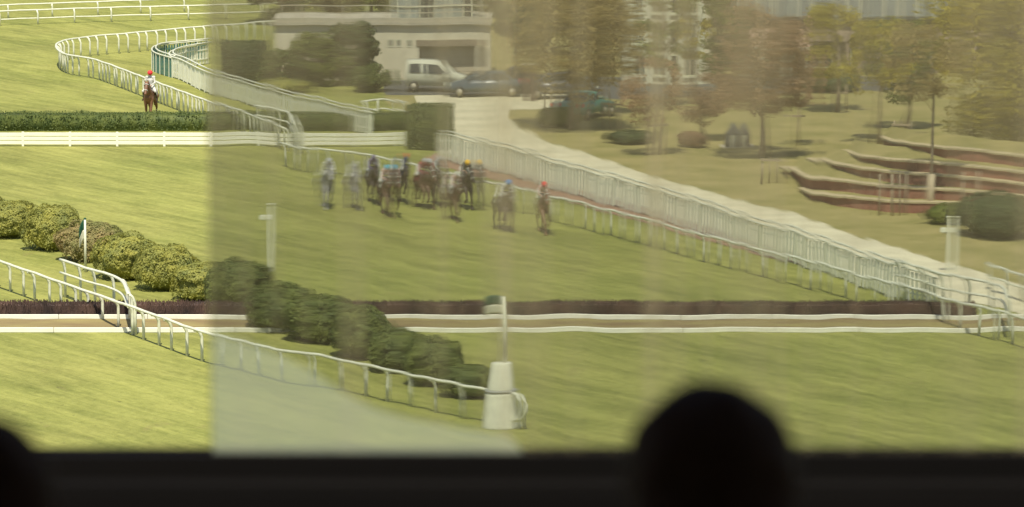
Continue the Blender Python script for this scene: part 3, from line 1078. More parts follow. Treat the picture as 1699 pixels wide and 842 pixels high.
tree('dark tree rising behind the right end of the glazed building', 1660, 60, 10, 3.0, 1.0, LEAF_OLIVE, .2, 40, 40, 120, .14)

# garden shrubs
def shrub(label, px, py, rx, h, m_, seed, n=2600, leaf=0.06, name='shrub', group=None):
    p = G(px, py)
    return tag(link(name, bush_mesh(seed, rx, rx * .9, h, m_, n, leaf), None, (p.x, p.y, 0), seed * .7), label, 'shrub', group)

shrub('broad dark green shrub in the lower right part of the lawn by the frame edge', 1655, 392, 2.1, 1.9, LEAF_DARK, 21, 5200, .07)
shrub('low dark shrub left of the broad one under the big tree', 1580, 372, 1.2, 0.9, LEAF_GREEN, 22)
hedge_box('dark green clipped hedge screen left of the beige building, above the picket fence', G(362, 140), G(434, 142), 1.2, 2.5, LEAF_DARK, 'hedge_screen', 130, .07, 14)
tree('dense dark green shrub in front of the beige building, left of the windows', 585, 140, 3.6, 1.35, .1, LEAF_DARK, .1, 62, 60, 150, .10, name='shrub', cat='shrub')
tree('sprawling olive shrub in front of the beige building', 525, 142, 3.0, 1.6, .1, LEAF_GREEN, .1, 63, 60, 150, .10, name='shrub', cat='shrub')
tree('low grey-green shrub below the dense dark shrub, left of the van', 610, 152, 1.5, 1.3, .05, LEAF_BOX, .08, 65, 34, 120, .09, name='shrub', cat='shrub')
tree('blue-green shrub at the left corner of the beige building', 468, 146, 2.3, 1.2, .1, LEAF_BOX, .08, 64, 44, 130, .09, name='shrub', cat='shrub')
shrub('low olive shrub between the beige building and the picket fence', 470, 155, 1.6, 0.8, LEAF_HEDGE, 26)
shrub('green shrub in front of the teal car', 925, 210, 1.0, 1.0, LEAF_GREEN, 27)
shrub('green shrub row end left of the three-leg stake frame', 1045, 238, 1.2, 0.7, LEAF_DARK, 28)
shrub('hedge-like dark shrub under the glazed building', 1380, 150, 2.2, 1.1, LEAF_DARK, 29, 3600, .08)
shrub('purplish shrub in front of the grey tent', 1150, 246, 0.9, 0.8, LEAF_COPPER, 30)

# stake frames round young trees
def stakes(label, px, py, n, h, wdt, cross=0.8, single=False):
    p = G(px, py)
    t = thing('stake_frame', label, 'tree stake', (p.x, p.y, 0), group='wooden stake frames')
    for k in range(n):
        x = (k / max(n - 1, 1) - .5) * wdt if n > 1 else 0
        y = 0.35 * (k % 2)
        link('stake', MB().tube([(x, y, -.03), (x + random.uniform(-.03, .03), y, h)], [.06, .05], 7).mesh('stake', STAKE, True), t)
    e = wdt / 2 + .12
    link('crossbar', MB().bar((-e, -.08, h * cross), (e, -.08, h * cross), .05, .10).mesh('crossbar', STAKE), t)
    return t

stakes('three-leg wooden stake frame in the middle of the lawn', 1085, 258, 3, 1.6, .75, .95)
stakes('single wooden cross stake below the copper tree', 1319, 242, 1, 2.1, .7, .75)
stakes('wooden stake frame under the olive tree by the hedge', 1388, 186, 3, 1.5, .9, .7)
stakes('wooden stake frame left of the teal car, by the path', 925, 196, 3, 1.5, .9, .95)
stakes('four-leg wooden stake frame at the foot of the lowest brick terrace', 1478, 358, 4, 1.9, 1.3, .72)
stakes('small three-leg stake frame left of the brick terraces', 1280, 306, 3, 1.25, .8, .93)
stakes('pair of stakes at the top of the brick terraces', 1500, 243, 2, 1.3, .6, .85)
stakes('tall stake pair right of the pale wrapped trunk', 1608, 358, 2, 2.0, .7, .85)
stakes('wooden stake frame right of the teal car', 1020, 214, 3, 1.5, .8, .9)

# ------------------------------------------------------------------ brick terraces in the lawn
BRICKC = [mat('terrace_red_%d' % i, c, 0.9, 0.25, 3, bump=.3) for i, c in enumerate(((.34, .15, .10), (.31, .13, .09), (.37, .17, .115)))]
CAPM = mat('terrace_cap', (0.56, 0.46, 0.27), 0.9, 0.25, 1.5)

def terraces():
    rows = [[(1331, 312), (1370, 322), (1450, 330), (1565, 336), (1720, 345)],
            [(1306, 276), (1350, 293), (1440, 304), (1560, 313), (1720, 326)],
            [(1351, 262), (1400, 274), (1480, 283), (1600, 293), (1720, 306)],
            [(1402, 250), (1440, 259), (1520, 266), (1620, 276), (1720, 286)],
            [(1470, 226), (1505, 236), (1570, 244), (1650, 252), (1720, 260)]]
    base = G(1331, 345)
    t = tag(link('brick_terraces', None, None, (base.x, base.y, 0)), 'five curved red brick terrace steps with pale edges in the lawn', 'terrace')
    o = Vector((base.x, base.y, 0))
    # gently banked earth carries the steps
    for k, rw in enumerate(rows):
        zt = 0.54 + k * 0.46
        path = spline([G(x, y, zt * fz) - o for (x, y), fz in zip(rw, (.35, .8, 1, 1, 1))], 0.62)
        depth = Vector((0.9, 5.5, 0))
        bank = MB()
        v, f = [], []
        for p in path:
            zt2 = p.z - 0.06
            v += [Vector((p.x, p.y + .1, 0)), Vector((p.x, p.y + .1, zt2)), Vector((p.x + depth.x, p.y + depth.y, zt2 + .0)), Vector((p.x + depth.x, p.y + depth.y, 0))]
        for i in range(len(path) - 1):
            for j in range(3):
                q = i * 4 + j
                f.append((q, q + 4, q + 5, q + 1))
        f += [(0, 1, 2, 3)]
        link('earth_bank', me_from('earth_bank', v, f, DRYGRASS), t)
        for i, (a, b) in enumerate(zip(path, path[1:])):
            d = b - a
            # red block riser and pale coping stone
            zb = max(p_z for p_z in (a.z - 0.60, 0.0))
            a2, b2 = Vector((a.x, a.y, 0)), Vector((b.x, b.y, 0))
            g = 0.012
            dn = (b2 - a2).normalized()
            mid = (zb + a.z - .09) / 2
            blk = MB().bar(a2 + dn * g + Vector((0, 0, mid)), b2 - dn * g + Vector((0, 0, mid)), .22, (a.z - .09 - zb))
            link('block', blk.mesh('block', BRICKC[(i * 7 + k) % 3]), t)
            cp = MB().bar(a2 + dn * g + Vector((0, .16, a.z - .042 )), b2 - dn * g + Vector((0, .16, a.z - .042)), .62, .08)
            link('coping', cp.mesh('coping', CAPM), t)
terraces()

# ------------------------------------------------------------------ buildings
def window(parent, x0, x1, y, z0, z1, frame=WHITE, fw=.06):
    w_ = link('window', MB().box(x0, x1, y - .03, y + .02, z0, z0 + fw).box(x0, x1, y - .03, y + .02, z1 - fw, z1)
              .box(x0, x0 + fw, y - .031, y + .02, z0 + fw, z1 - fw).box(x1 - fw, x1, y - .031, y + .02, z0 + fw, z1 - fw).mesh('window', frame), parent)
    link('pane', MB().box(x0 + fw, x1 - fw, y - .012, y + .01, z0 + fw, z1 - fw).mesh('pane', GLASS_D), w_)
    return w_

def pxw(x, y0):           # metres along x on the building line through pixel row y0
    return G(x, y0).x

def beige_building():
    YB = 134
    p = G(455, YB)
    t = thing('beige_building', 'long low beige building with garage opening behind the van', 'building', (p.x, p.y, 0))
    X = lambda x: pxw(x, YB) - p.x
    L_ = X(810)
    g0, g1 = X(700), X(797)
    H_ = 3.25
    wl = MB()
    wl.box(0, g0, 0, .3, 0, H_).box(g1, L_, 0, .3, 0, H_).box(g0, g1, 0, .3, 2.2, H_)
    wl.box(0, L_, 5.6, 5.9, 0, H_).box(0, .3, .3, 5.6, 0, H_).box(L_ - .3, L_, .3, 5.6, 0, H_)
    link('wall', wl.mesh('wall', RENDERW), t)
    link('roof', MB().box(-.15, L_ + .15, -.25, 6.1, H_ + .002, H_ + .18).mesh('roof', CONCRETE), t)
    link('parapet', MB().box(-.1, L_ + .1, -.2, .0, H_ + .182, H_ + .42).mesh('parapet', CONCRETE), t)
    link('garage_floor', MB().box(g0, g1, .3, 5.6, 0.02, 0.05).mesh('garage_floor', ASPH), t)
    link('lintel', MB().box(g0 - .2, g1 + .1, -.06, -.003, 2.02, 2.38).mesh('lintel', mat('lintel_brown', (.30, .24, .17), .8, .3, 2)), t)
    link('pillar', MB().box(g1 - .02, g1 + .38, -.22, -.004, 0, 2.0).mesh('pillar', RENDERW), t)
    nd = 5
    for i in range(nd):
        link('garage_door_panel', MB().box(g0 + .02, g1 - .02, .62, .68, .06 + i * .425, .06 + i * .425 + .41).mesh('garage_door_panel', mat('garage_door', (.60, .52, .38), .7, .15, 1.5)), t)
    for x in (652, 678):
        window(t, X(x) - .19, X(x) + .19, -.004, 1.95, 2.42)
    # roof railing
    n = 11
    for i in range(n):
        x = X(470 + i * 34)
        link('railing_post', MB().bar((x, .2, H_ + .18), (x, .2, H_ + 1.15), .06, .06).mesh('railing_post', CONCRETE), t)
    for z in (1.12, .7):
        link('railing_bar', MB().bar((X(465), .2, H_ + z), (X(818), .2, H_ + z), .05, .05).mesh('railing_bar', CONCRETE), t)
    # glass house on the roof
    a, b = X(652), X(792)
    c = thing('glasshouse', 'white framed glasshouse on the roof of the beige building', 'glasshouse', (p.x + a, p.y + 2.0, H_ + .182))
    Wd = b - a
    GL = mat('glasshouse_pane', (.30, .34, .32), .15, .25, 1.2, spec=.6)
    m_ = 6
    for i in range(m_ + 1):
        x = i / m_ * Wd
        link('bar', MB().bar((x, 0, 0), (x, 0, 1.5), .09, .09).mesh('bar', WHITE), c)
        link('rafter', MB().bar((x, 0, 1.5), (x + .15, 1.6, 2.5), .08, .08).mesh('rafter', WHITE), c)
    for z in (0.04, .75, 1.5):
        link('rail', MB().bar((0, -.06, z), (Wd, -.06, z), .05, .07).mesh('rail', WHITE), c)
    for i in range(m_):
        x0, x1 = i / m_ * Wd + .05, (i + 1) / m_ * Wd - .05
        link('pane', MB().box(x0, x1, .0, .02, .08, 1.46).mesh('pane', [GL, GLASS_D][(i * 5) % 3 == 1]), c)
        link('roof_pane', MB().add([(x0, .04, 1.5), (x1, .04, 1.5), (x1 + .15, 1.58, 2.47), (x0 + .15, 1.58, 2.47)], [(0, 1, 2, 3)]).mesh('roof_pane', GL), c)
beige_building()

def cream_facade():
    YB = 140
    p = G(1036, YB)
    t = thing('cream_building', 'tall cream building with white pilasters glimpsed between the trees', 'building', (p.x, p.y, 0))
    X = lambda x: pxw(x, YB) - p.x
    L_ = X(1180)
    H_ = 7.5
    link('wall', MB().box(0, L_, 0, 6, 0, H_).mesh('wall', RENDERW), t)
    for k, x in enumerate((1046, 1072, 1100, 1130, 1165)):
        link('pilaster', MB().box(X(x) - .22, X(x) + .22, -.16, -.002, 0, H_).mesh('pilaster', WHITE), t)
    for k, (xa, xb) in enumerate(((1053, 1065), (1079, 1093), (1107, 1123), (1139, 1156))):
        for z in (.5, 2.3, 4.1):
            window(t, X(xa), X(xb), -.004, z, z + 1.25)
            link('sill', MB().box(X(xa) - .03, X(xb) + .03, -.14, -.002, z - .1, z - .01).mesh('sill', WHITE), t)
    link('cornice', MB().box(-.15, L_ + .15, -.25, 6.1, H_ + .002, H_ + .3).mesh('cornice', WHITE), t)
cream_facade()

def glazed_building():
    YB = 122
    p = G(1228, YB)
    t = thing('glazed_building', 'long pale building with grey glazed upper storey along the top right', 'building', (p.x, p.y, 0))
    X = lambda x: pxw(x, YB) - p.x
    L_ = X(1640)
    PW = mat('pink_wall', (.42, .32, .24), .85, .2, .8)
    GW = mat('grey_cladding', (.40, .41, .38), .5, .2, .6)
    link('wall', MB().box(0, L_, 0.3, 8, 0, 1.9).mesh('wall', mat('dark_brown_wall', (.16, .13, .09), .9, .3, 1.5)), t)  # dark brown ground floor behind the columns
    link('band', MB().box(-.05, L_ + .05, -.1, 8, 1.902, 2.95).mesh('band', PW), t)
    link('gutter', MB().box(-.1, L_ + .1, -.3, 8, 2.952, 3.15).mesh('gutter', DARK), t)
    link('upper_wall', MB().box(0, L_, .25, 8, 3.152, 6).mesh('upper_wall', GW), t)
    n = 14
    for i in range(n):
        x = (i + .5) / n * L_
        w_ = link('window', MB().box(x - .46, x + .46, .16, .248, 3.3, 5.6).mesh('window', WHITE), t)
        link('pane', MB().box(x - .40, x + .40, .13, .158, 3.36, 5.5).mesh('pane', mat('sky_pane', (.32, .36, .37), .15, .3, .5, spec=.7)), w_)
    for i in range(n + 1):
        x = i / n * L_
        link('column', MB().box(x - .1, x + .1, -.06, .18, 0, 1.9).mesh('column', PW), t)
    for i in range(n):
        if i % 2 == 0:
            window(t, (i + .2) / n * L_, (i + .8) / n * L_, .29, .3, 1.6)
    # pavilion with columns
    p2 = G(1236, 128)
    c = thing('pavilion', 'small open pavilion with pink roof and pale columns, left of the glazed building', 'pavilion', (p2.x, p2.y, 0))
    X2 = lambda x: pxw(x, 128) - p2.x
    W2 = X2(1340)
    rf = MB()
    e = .25
    rf.add([(-e, -e, 1.75), (W2 + e, -e, 1.75), (W2 + e, 2.6, 1.75), (-e, 2.6, 1.75), (.4, 1.2, 2.75), (W2 - .4, 1.2, 2.75)],
           [(0, 1, 5, 4), (1, 2, 5), (2, 3, 4, 5), (3, 0, 4), (3, 2, 1, 0)])
    link('roof', rf.mesh('roof', mat('pink_tiles', (.42, .27, .20), .85, .2, 2, stretch=(1, 5, 5))), c)
    link('eave', MB().box(-e, W2 + e, -e - .05, -e - .003, 1.62, 1.80).mesh('eave', WHITE), c)
    for x in (0.1, W2 * .33, W2 * .66, W2 - .1):
        link('column', MB().lathe([(.15, 0), (.15, .1), (.1, .14), (.09, 1.6), (.14, 1.7), (.14, 1.745)], 12, (x, 0, 0)).mesh('column', WHITE, True), c)
    link('back_wall', MB().box(0, W2, 2.2, 2.4, 0, 1.745).mesh('back_wall', RENDERW), c)
glazed_building()

# grey tent on the lawn
p = G(1225, 243)
t = thing('tent', 'small dark grey pointed tent with pale opening on the lawn', 'tent', (p.x, p.y, 0))
tm = MB()
tm.add([(-.55, -.45, 0), (.55, -.45, 0), (.55, .45, 0), (-.55, .45, 0), (-.5, -.4, .65), (.5, -.4, .65), (.5, .4, .65), (-.5, .4, .65), (0, 0, 1.25)],
       [(0, 1, 5, 4), (1, 2, 6, 5), (2, 3, 7, 6), (3, 0, 4, 7), (4, 5, 8), (5, 6, 8), (6, 7, 8), (7, 4, 8)])
link('canvas', tm.mesh('canvas', mat('tent_canvas', (.07, .08, .09), .8, .25, 3)), t)
link('opening', MB().box(-.14, .14, -.475, -.455, .02, .60).mesh('opening', WHITE), t)
link('base_slab', MB().box(-.75, .75, -.7, .7, 0.0, .03).mesh('base_slab', CONCRETE), t)

# dark bollard and pillar by the yard
p = G(877, 168)
t = thing('gate_pillar', 'dark brown square pillar at the yard behind the sand path', 'pillar', (p.x, p.y, 0))
link('shaft', bevel(MB().box(-.22, .22, -.22, .22, 0, 2.0).mesh('shaft', mat('pillar_brown', (.10, .065, .055), .8, .2, 2)), .03, 2), t)
link('cap', bevel(MB().box(-.28, .28, -.28, .28, 2.002, 2.12).mesh('cap', CONCRETE), .03, 2), t)
p = G(602, 118)
t = thing('traffic_cone', 'small orange traffic cone by the green shrub at the beige building', 'cone', (p.x, p.y, 0))
link('body', MB().lathe([(.20, .03), (.05, .74), (.03, .76)], 14).mesh('body', mat('orange_plastic', (.65, .17, .06), .5, .1), True), t)
link('foot', MB().box(-.25, .25, -.25, .25, 0, .029).mesh('foot', DARK), t)
link('sleeve', MB().lathe([(.155, .30), (.115, .50), (.11, .502)], 14).mesh('sleeve', WHITE, True), t)

# ------------------------------------------------------------------ vehicles (side-on, nose to +X)
def vehicle(label, px, py, kind, paint, flip=False, name='car', cat='car', rz=0.0):
    p = G(px, py)
    t = thing(name, label, cat, (p.x, p.y, 0), rz + (math.pi if flip else 0), 'vehicles in the yard')
    if kind == 'van':
        prof = [(-2.0, .38), (-2.05, .9), (-1.95, 1.62), (-1.8, 1.80), (-.2, 1.84), (.45, 1.74), (1.12, 1.10), (1.85, .92), (2.02, .70), (2.02, .38)]
        wins = [[(-1.72, 1.12), (-1.66, 1.62), (-.82, 1.64), (-.82, 1.10)], [(-.68, 1.10), (-.68, 1.64), (.28, 1.60), (.78, 1.08)]]
        ws = ((.47, 1.72), (1.08, 1.14))
        rear, tw, wheels = (-1.97, 1.15, -1.92, 1.6), 0.84, (-1.3, 1.25)
    else:
        prof = [(-2.05, .35), (-2.1, .75), (-2.0, .93), (-1.45, 1.0), (-.85, 1.40), (.25, 1.42), (1.0, .98), (1.9, .80), (2.08, .60), (2.08, .35)]
        wins = [[(-1.2, 1.02), (-.8, 1.33), (-.18, 1.35), (-.18, 1.0)], [(-.08, 1.0), (-.08, 1.35), (.2, 1.34), (.78, 1.0)]]
        ws = ((.28, 1.40), (.97, 1.0))
        rear, tw, wheels = (-1.42, 1.03, -.92, 1.36), 0.80, (-1.3, 1.3)
    n = len(prof)
    def half(z):
        return tw - max(0, z - .95) * .16
    v = [(x, -half(z), z) for x, z in prof] + [(x, half(z), z) for x, z in prof]
    f = [tuple(range(n)), tuple(range(2 * n - 1, n - 1, -1))] + [(i, i + n, (i + 1) % n + n, (i + 1) % n) for i in range(n)]
    me = me_from('body', v, f, paint)
    bevel(me, .05, 2)
    me.polygons.foreach_set('use_smooth', [True] * len(me.polygons))
    body = link('body', me, t)
    for s in (-1, 1):
        for wv in wins:
            vv = [(x, s * (half(z) + .012), z) for x, z in wv]
            q = me_from('side_window', vv + [(x, y - s * .02, z) for x, y, z in vv], [(0, 1, 2, 3), (7, 6, 5, 4), (0, 4, 5, 1), (1, 5, 6, 2), (2, 6, 7, 3), (3, 7, 4, 0)], GLASS_D)
            link('side_window', q, t)
        link('mirror', MB().ell((.62, s * (tw + .10), 1.08), (.08, .09, .07), 8, 6).mesh('mirror', paint, True), t)
        for x in wheels:
            wt = link('wheel', MB().lathe([(.20, -.10), (.31, -.10), (.33, -.05), (.33, .05), (.31, .10), (.20, .10)], 18).mesh('tyre', DARK, True), t, (x, s * (tw - .06), .33))
            wt.rotation_euler = (math.pi / 2, 0, 0)
            link('rim', MB().lathe([(.20, -.112), (.19, -.09), (.19, .09), (.20, .112)], 14).mesh('rim', CONCRETE, True), wt)
        link('headlight', MB().ell((prof[-2][0] - .05, s * (tw - .2), .66), (.07, .15, .09), 8, 6).mesh('headlight', WHITE, True), t)
        link('tail_light', MB().ell((prof[1][0] + .05, s * (tw - .15), .85), (.05, .09, .13), 8, 6).mesh('tail_light', RED, True), t)
        link('door_handle', MB().box(-.55, -.38, s * (tw + .012) - .02, s * (tw + .012) + .02, .93, .97).mesh('door_handle', DARK), t)
    for nm, (x0, z0), (x1, z1) in (('windscreen', ws[0], ws[1]), ('rear_window', rear[2:], rear[:2])):
        nx, nz = (z0 - z1), (x1 - x0)
        l = math.hypot(nx, nz)
        ox, oz = nx / l * .012, abs(nz) / l * .012
        if nm == 'rear_window':
            ox = -abs(ox)
        h0, h1 = half(z0) - .07, half(z1) - .07
        q = me_from(nm, [(x0 + ox, -h0, z0 + oz), (x0 + ox, h0, z0 + oz), (x1 + ox, h1, z1 + oz), (x1 + ox, -h1, z1 + oz)], [(0, 1, 2, 3)], GLASS_D)
        link(nm, q, t)
    link('bumper', bevel(MB().box(prof[-1][0] - .04, prof[-1][0] + .07, -tw + .05, tw - .05, .36, .54).mesh('bumper', DARK), .03, 2), t)
    return t

vehicle('white van with two dark side windows parked in front of the beige building', 727, 152, 'van', mat('van_white', (.60, .60, .47), .35, .1, 1, coat=.4), name='van', cat='van')
vehicle('blue-grey car parked nose to tail with the white van', 806, 160, 'car', mat('blue_grey_paint', (.075, .105, .13), .3, .15, 1, coat=.5), True)
vehicle('grey car behind the brown gate pillar', 868, 152, 'car', mat('grey_paint', (.17, .18, .18), .3, .1, 1, coat=.5))
vehicle('dark grey car right of the gate pillar, behind the stake frame', 935, 164, 'car', mat('dark_grey_paint', (.09, .09, .10), .3, .1, 1, coat=.5))
vehicle('teal green car under the wide olive tree', 972, 196, 'car', mat('teal_paint', (.09, .34, .28), .3, .1, 1, coat=.5), rz=R(62))

# ------------------------------------------------------------------ the stand the picture is taken from (roof added for shade)
SLAB_Z = 24.36
STC = mat('stand_concrete', (.16, .15, .14), .9, .2, 1)
tag(link('stand_terrace', MB().box(-14, 14, -7, 10.6, SLAB_Z - .4, SLAB_Z).box(-14, 14, -7, 10.2, 0, SLAB_Z - .4).mesh('stand_terrace', STC)), kind='structure')
tag(link('shade_roof', MB().box(-14, 14, -7, 6.6, 30.2, 30.6).mesh('shade_roof', STC)), kind='structure')  # unseen roof added to shade the spectators, cut short so sun reaches the pane
tag(link('stand_back_wall', MB().box(-14, 14, -7.4, -7.0, 0, 30.2).mesh('stand_back_wall', mat('stand_dark', (.05, .045, .04), .9, .2, 1))), kind='structure')

GY = 10.0
gp = D(347, 421, GY)
X0 = gp.x
sill_z = D(849, 788, GY).z
par = thing('parapet', 'assumed dark wooden parapet ledge in the foreground carrying the glass screen', 'parapet', (0, GY, SLAB_Z))  # parapet is assumed, added near-black to fill the foot of the view
PW_ = mat('assumed_dark_wood', (.005, .0042, .004), .85, .3, 3, spec=.1, stretch=(.3, 3, 3))
link('ledge', bevel(MB().box(-8, 8, -.14, .14, sill_z - SLAB_Z - .07, sill_z - SLAB_Z).mesh('ledge', PW_), .015, 2), par)  # ledge of the assumed parapet
link('panel', MB().box(-8, 8, -.06, .06, 0, sill_z - SLAB_Z - .072).mesh('panel', PW_), par)  # panel of the assumed parapet

# channel that holds the foot of the glass, added to hide its bright rim
link('added_glass_channel', MB().box(-8, 8, -.05, -.02, sill_z - SLAB_Z + .001, sill_z - SLAB_Z + .05).box(-8, 8, .02, .05, sill_z - SLAB_Z + .001, sill_z - SLAB_Z + .05)
     .mesh('added_glass_channel', PW_), par)

def glass_pane():
    """rippled old pane: real thickness, front face slightly wavy so that what lies behind it swims and doubles"""
    W, Ht, T = 2.6, 2.3, 0.010
    rng = np.random.default_rng(11)
    nx, nz = 620, 80
    xs = np.linspace(0, W, nx + 1)
    zs = np.linspace(0, Ht, nz + 1)
    Xg, Zg = np.meshgrid(xs, zs)
    hgt = np.zeros_like(Xg)
    # vertical drawing lines: slopes of about a milliradian
    for lam, slope in ((.022, .0010), (.034, .0012), (.055, .0012), (.09, .0009), (.17, .0008), (.31, .0007)):
        for _ in range(2):
            ph, tilt = rng.uniform(0, 6.28), rng.uniform(-.05, .05)
            k = 2 * math.pi / lam
            amp = 1 + .5 * np.sin(2 * math.pi * Xg / rng.uniform(.4, .9) + rng.uniform(0, 6))
            hgt += slope / k * .52 * amp * np.sin(k * (Xg + tilt * Zg) + ph)
    for lam, slope in ((.14, .0002), (.26, .00028), (.5, .0003)):
        ph = rng.uniform(0, 6.28)
        k = 2 * math.pi / lam
        hgt += slope / k * np.sin(k * (Zg + .6 * Xg) + ph) * np.sin(2 * math.pi * Xg / .23 + ph * 2)
    fade = np.minimum(1, Xg / .03)
    hgt *= fade
    front = np.stack([Xg, -T / 2 + hgt, Zg], -1).reshape(-1, 3)
    back = np.stack([Xg, np.full_like(Xg, T / 2), Zg], -1).reshape(-1, 3)
    v = np.concatenate([front, back])
    nn = (nx + 1) * (nz + 1)
    idx = np.arange(nn).reshape(nz + 1, nx + 1)
    a, b, c, d = idx[:-1, :-1], idx[:-1, 1:], idx[1:, 1:], idx[1:, :-1]
    F1 = np.stack([a, b, c, d], -1).reshape(-1, 4)
    F2 = np.stack([a, d, c, b], -1).reshape(-1, 4) + nn
    rim = []
    for e0, e1 in ((idx[:-1, 0], idx[1:, 0]), (idx[1:, -1], idx[:-1, -1]), (idx[-1, :-1], idx[-1, 1:]), (idx[0, 1:], idx[0, :-1])):
        rim.append(np.stack([e0, e1, e1 + nn, e0 + nn], -1))
    F3 = np.concatenate(rim)
    me = np_mesh('glass_pane', v, np.concatenate([F1, F2, F3]), None)
    sm = np.ones(len(me.polygons), dtype=bool)
    sm[len(F1):] = False
    me.polygons.foreach_set('use_smooth', sm)
    m = bpy.data.materials.new('old_glass')
    m.use_nodes = True
    nt = m.node_tree
    N, L = nt.nodes, nt.links
    N.remove(N['Principled BSDF'])
    gl = N.new('ShaderNodeBsdfGlass')
    gl.inputs['Color'].default_value = (.755, .778, .765, 1)
    gl.inputs['IOR'].default_value = 1.5
    gl.inputs['Roughness'].default_value = 0.0
    df = N.new('ShaderNodeBsdfDiffuse')  # diffuse film paints the pane's reflections and milky veil
    df.inputs['Color'].default_value = (.66, .57, .36, 1)
    tl = N.new('ShaderNodeBsdfTranslucent')
    tl.inputs['Color'].default_value = (.66, .57, .36, 1)
    ad = N.new('ShaderNodeMixShader')
    ad.inputs[0].default_value = .25
    L.new(df.outputs[0], ad.inputs[1])
    L.new(tl.outputs[0], ad.inputs[2])
    tc = N.new('ShaderNodeTexCoord')

    def streak(scale, zscale, lo, hi, loc):
        mp = N.new('ShaderNodeMapping')
        mp.inputs['Scale'].default_value = (scale, 0, zscale)
        mp.inputs['Location'].default_value = loc
        L.new(tc.outputs['Object'], mp.inputs['Vector'])
        nz_ = N.new('ShaderNodeTexNoise')
        nz_.inputs['Scale'].default_value = 1
        nz_.inputs['Detail'].default_value = 3
        L.new(mp.outputs[0], nz_.inputs['Vector'])
        r_ = N.new('ShaderNodeMapRange')
        r_.inputs[1].default_value = lo
        r_.inputs[2].default_value = hi
        L.new(nz_.outputs['Fac'], r_.inputs[0])
        return r_.outputs[0]
    s1 = streak(9, .30, .47, .74, (3, 0, 0))  # pale upright streaks painted in place of reflected columns
    s2 = streak(38, .5, .50, .80, (9, 0, 4))
    mlt = N.new('ShaderNodeMath')
    mlt.operation = 'MULTIPLY_ADD'
    mlt.inputs[1].default_value = .21
    mlt.inputs[2].default_value = .035
    L.new(s1, mlt.inputs[0])
    m2 = N.new('ShaderNodeMath')
    m2.operation = 'MULTIPLY_ADD'
    m2.inputs[1].default_value = .17
    L.new(s2, m2.inputs[0])
    L.new(mlt.outputs[0], m2.inputs[2])
    s3 = streak(3.2, .25, .35, .75, (5.3, 0, 2))
    sx = N.new('ShaderNodeSeparateXYZ')
    L.new(tc.outputs['Object'], sx.inputs[0])
    up = N.new('ShaderNodeMapRange')  # painted haze, denser toward the top of the pane
    up.inputs[1].default_value = .45
    up.inputs[2].default_value = 1.0
    L.new(sx.outputs['Z'], up.inputs[0])
    m4 = N.new('ShaderNodeMath')
    m4.operation = 'MULTIPLY_ADD'
    m4.inputs[1].default_value = .19
    m4.inputs[2].default_value = .085
    L.new(s3, m4.inputs[0])
    m5 = N.new('ShaderNodeMath')
    m5.operation = 'MULTIPLY_ADD'
    L.new(m4.outputs[0], m5.inputs[0])
    L.new(up.outputs[0], m5.inputs[1])
    L.new(m2.outputs[0], m5.inputs[2])
    mx = N.new('ShaderNodeMixShader')
    L.new(m5.outputs[0], mx.inputs[0])
    L.new(gl.outputs[0], mx.inputs[1])
    L.new(ad.outputs[0], mx.inputs[2])
    L.new(mx.outputs[0], N['Material Output'].inputs[0])
    me.materials.append(m)
    root = thing('glass_screen', 'rippled glass pane with painted reflection streaks and veil, whose left edge stands upright left of centre', 'glass pane', (X0, GY, sill_z))
    link('pane', me, root)
    # blurred reflection, painted as a pale patch in the lower left corner of the pane
    # outline: follows the photo, thin pale film on the camera side of the pane
    outline = [(352, 552), (372, 560), (420, 572), (470, 592), (520, 618), (565, 648), (610, 672), (670, 692), (740, 706), (800, 716), (850, 730), (900, 800)]
    v = []
    pts = [D(x, y, GY - .012) - Vector((X0, GY, sill_z)) for x, y in outline]
    pts = [Vector((q.x, -.012, q.z)) for q in pts]
    bm = bmesh.new()
    loop = spline(pts, .02)
    rowsN = 14
    grid = []
    for q in loop:
        grid.append([bm.verts.new((q.x, -.012, q.z + (0.004 - q.z) * (j / rowsN))) for j in range(rowsN + 1)])
    for i in range(len(grid) - 1):
        for j in range(rowsN):
            bm.faces.new((grid[i][j], grid[i + 1][j], grid[i + 1][j + 1], grid[i][j + 1]))
    me2 = bpy.data.meshes.new('reflection_patch')
    bm.to_mesh(me2)
    bm.free()
    fm = bpy.data.materials.new('painted_reflection')
    fm.use_nodes = True
    n2, l2 = fm.node_tree.nodes, fm.node_tree.links
    n2.remove(n2['Principled BSDF'])
    d2 = n2.new('ShaderNodeBsdfTranslucent')
    d2.inputs['Color'].default_value = (.66, .74, .60, 1)
    d3 = n2.new('ShaderNodeBsdfDiffuse')
    d3.inputs['Color'].default_value = (.66, .74, .60, 1)
    mm = n2.new('ShaderNodeMixShader')
    l2.new(d2.outputs[0], mm.inputs[1])
    l2.new(d3.outputs[0], mm.inputs[2])
    mm.inputs[0].default_value = .8
    tr = n2.new('ShaderNodeBsdfTransparent')
    m3 = n2.new('ShaderNodeMixShader')
    m3.inputs[0].default_value = .38
    l2.new(tr.outputs[0], m3.inputs[1])
    l2.new(mm.outputs[0], m3.inputs[2])
    l2.new(m3.outputs[0], n2['Material Output'].inputs[0])
    me2.materials.append(fm)
    tag(link('reflection_patch', me2, root), 'pale painted reflection at the lower left of the pane')
glass_pane()

# ------------------------------------------------------------------ two spectators seen from behind, close to the camera
HAIRM = mat('dark_hair', (.060, .028, .014), .75, .4, 30, spec=.08, stretch=(4, 4, .6))
COAT = mat('dark_coat', (.012, .011, .011), .9, .3, 20, spec=.08)

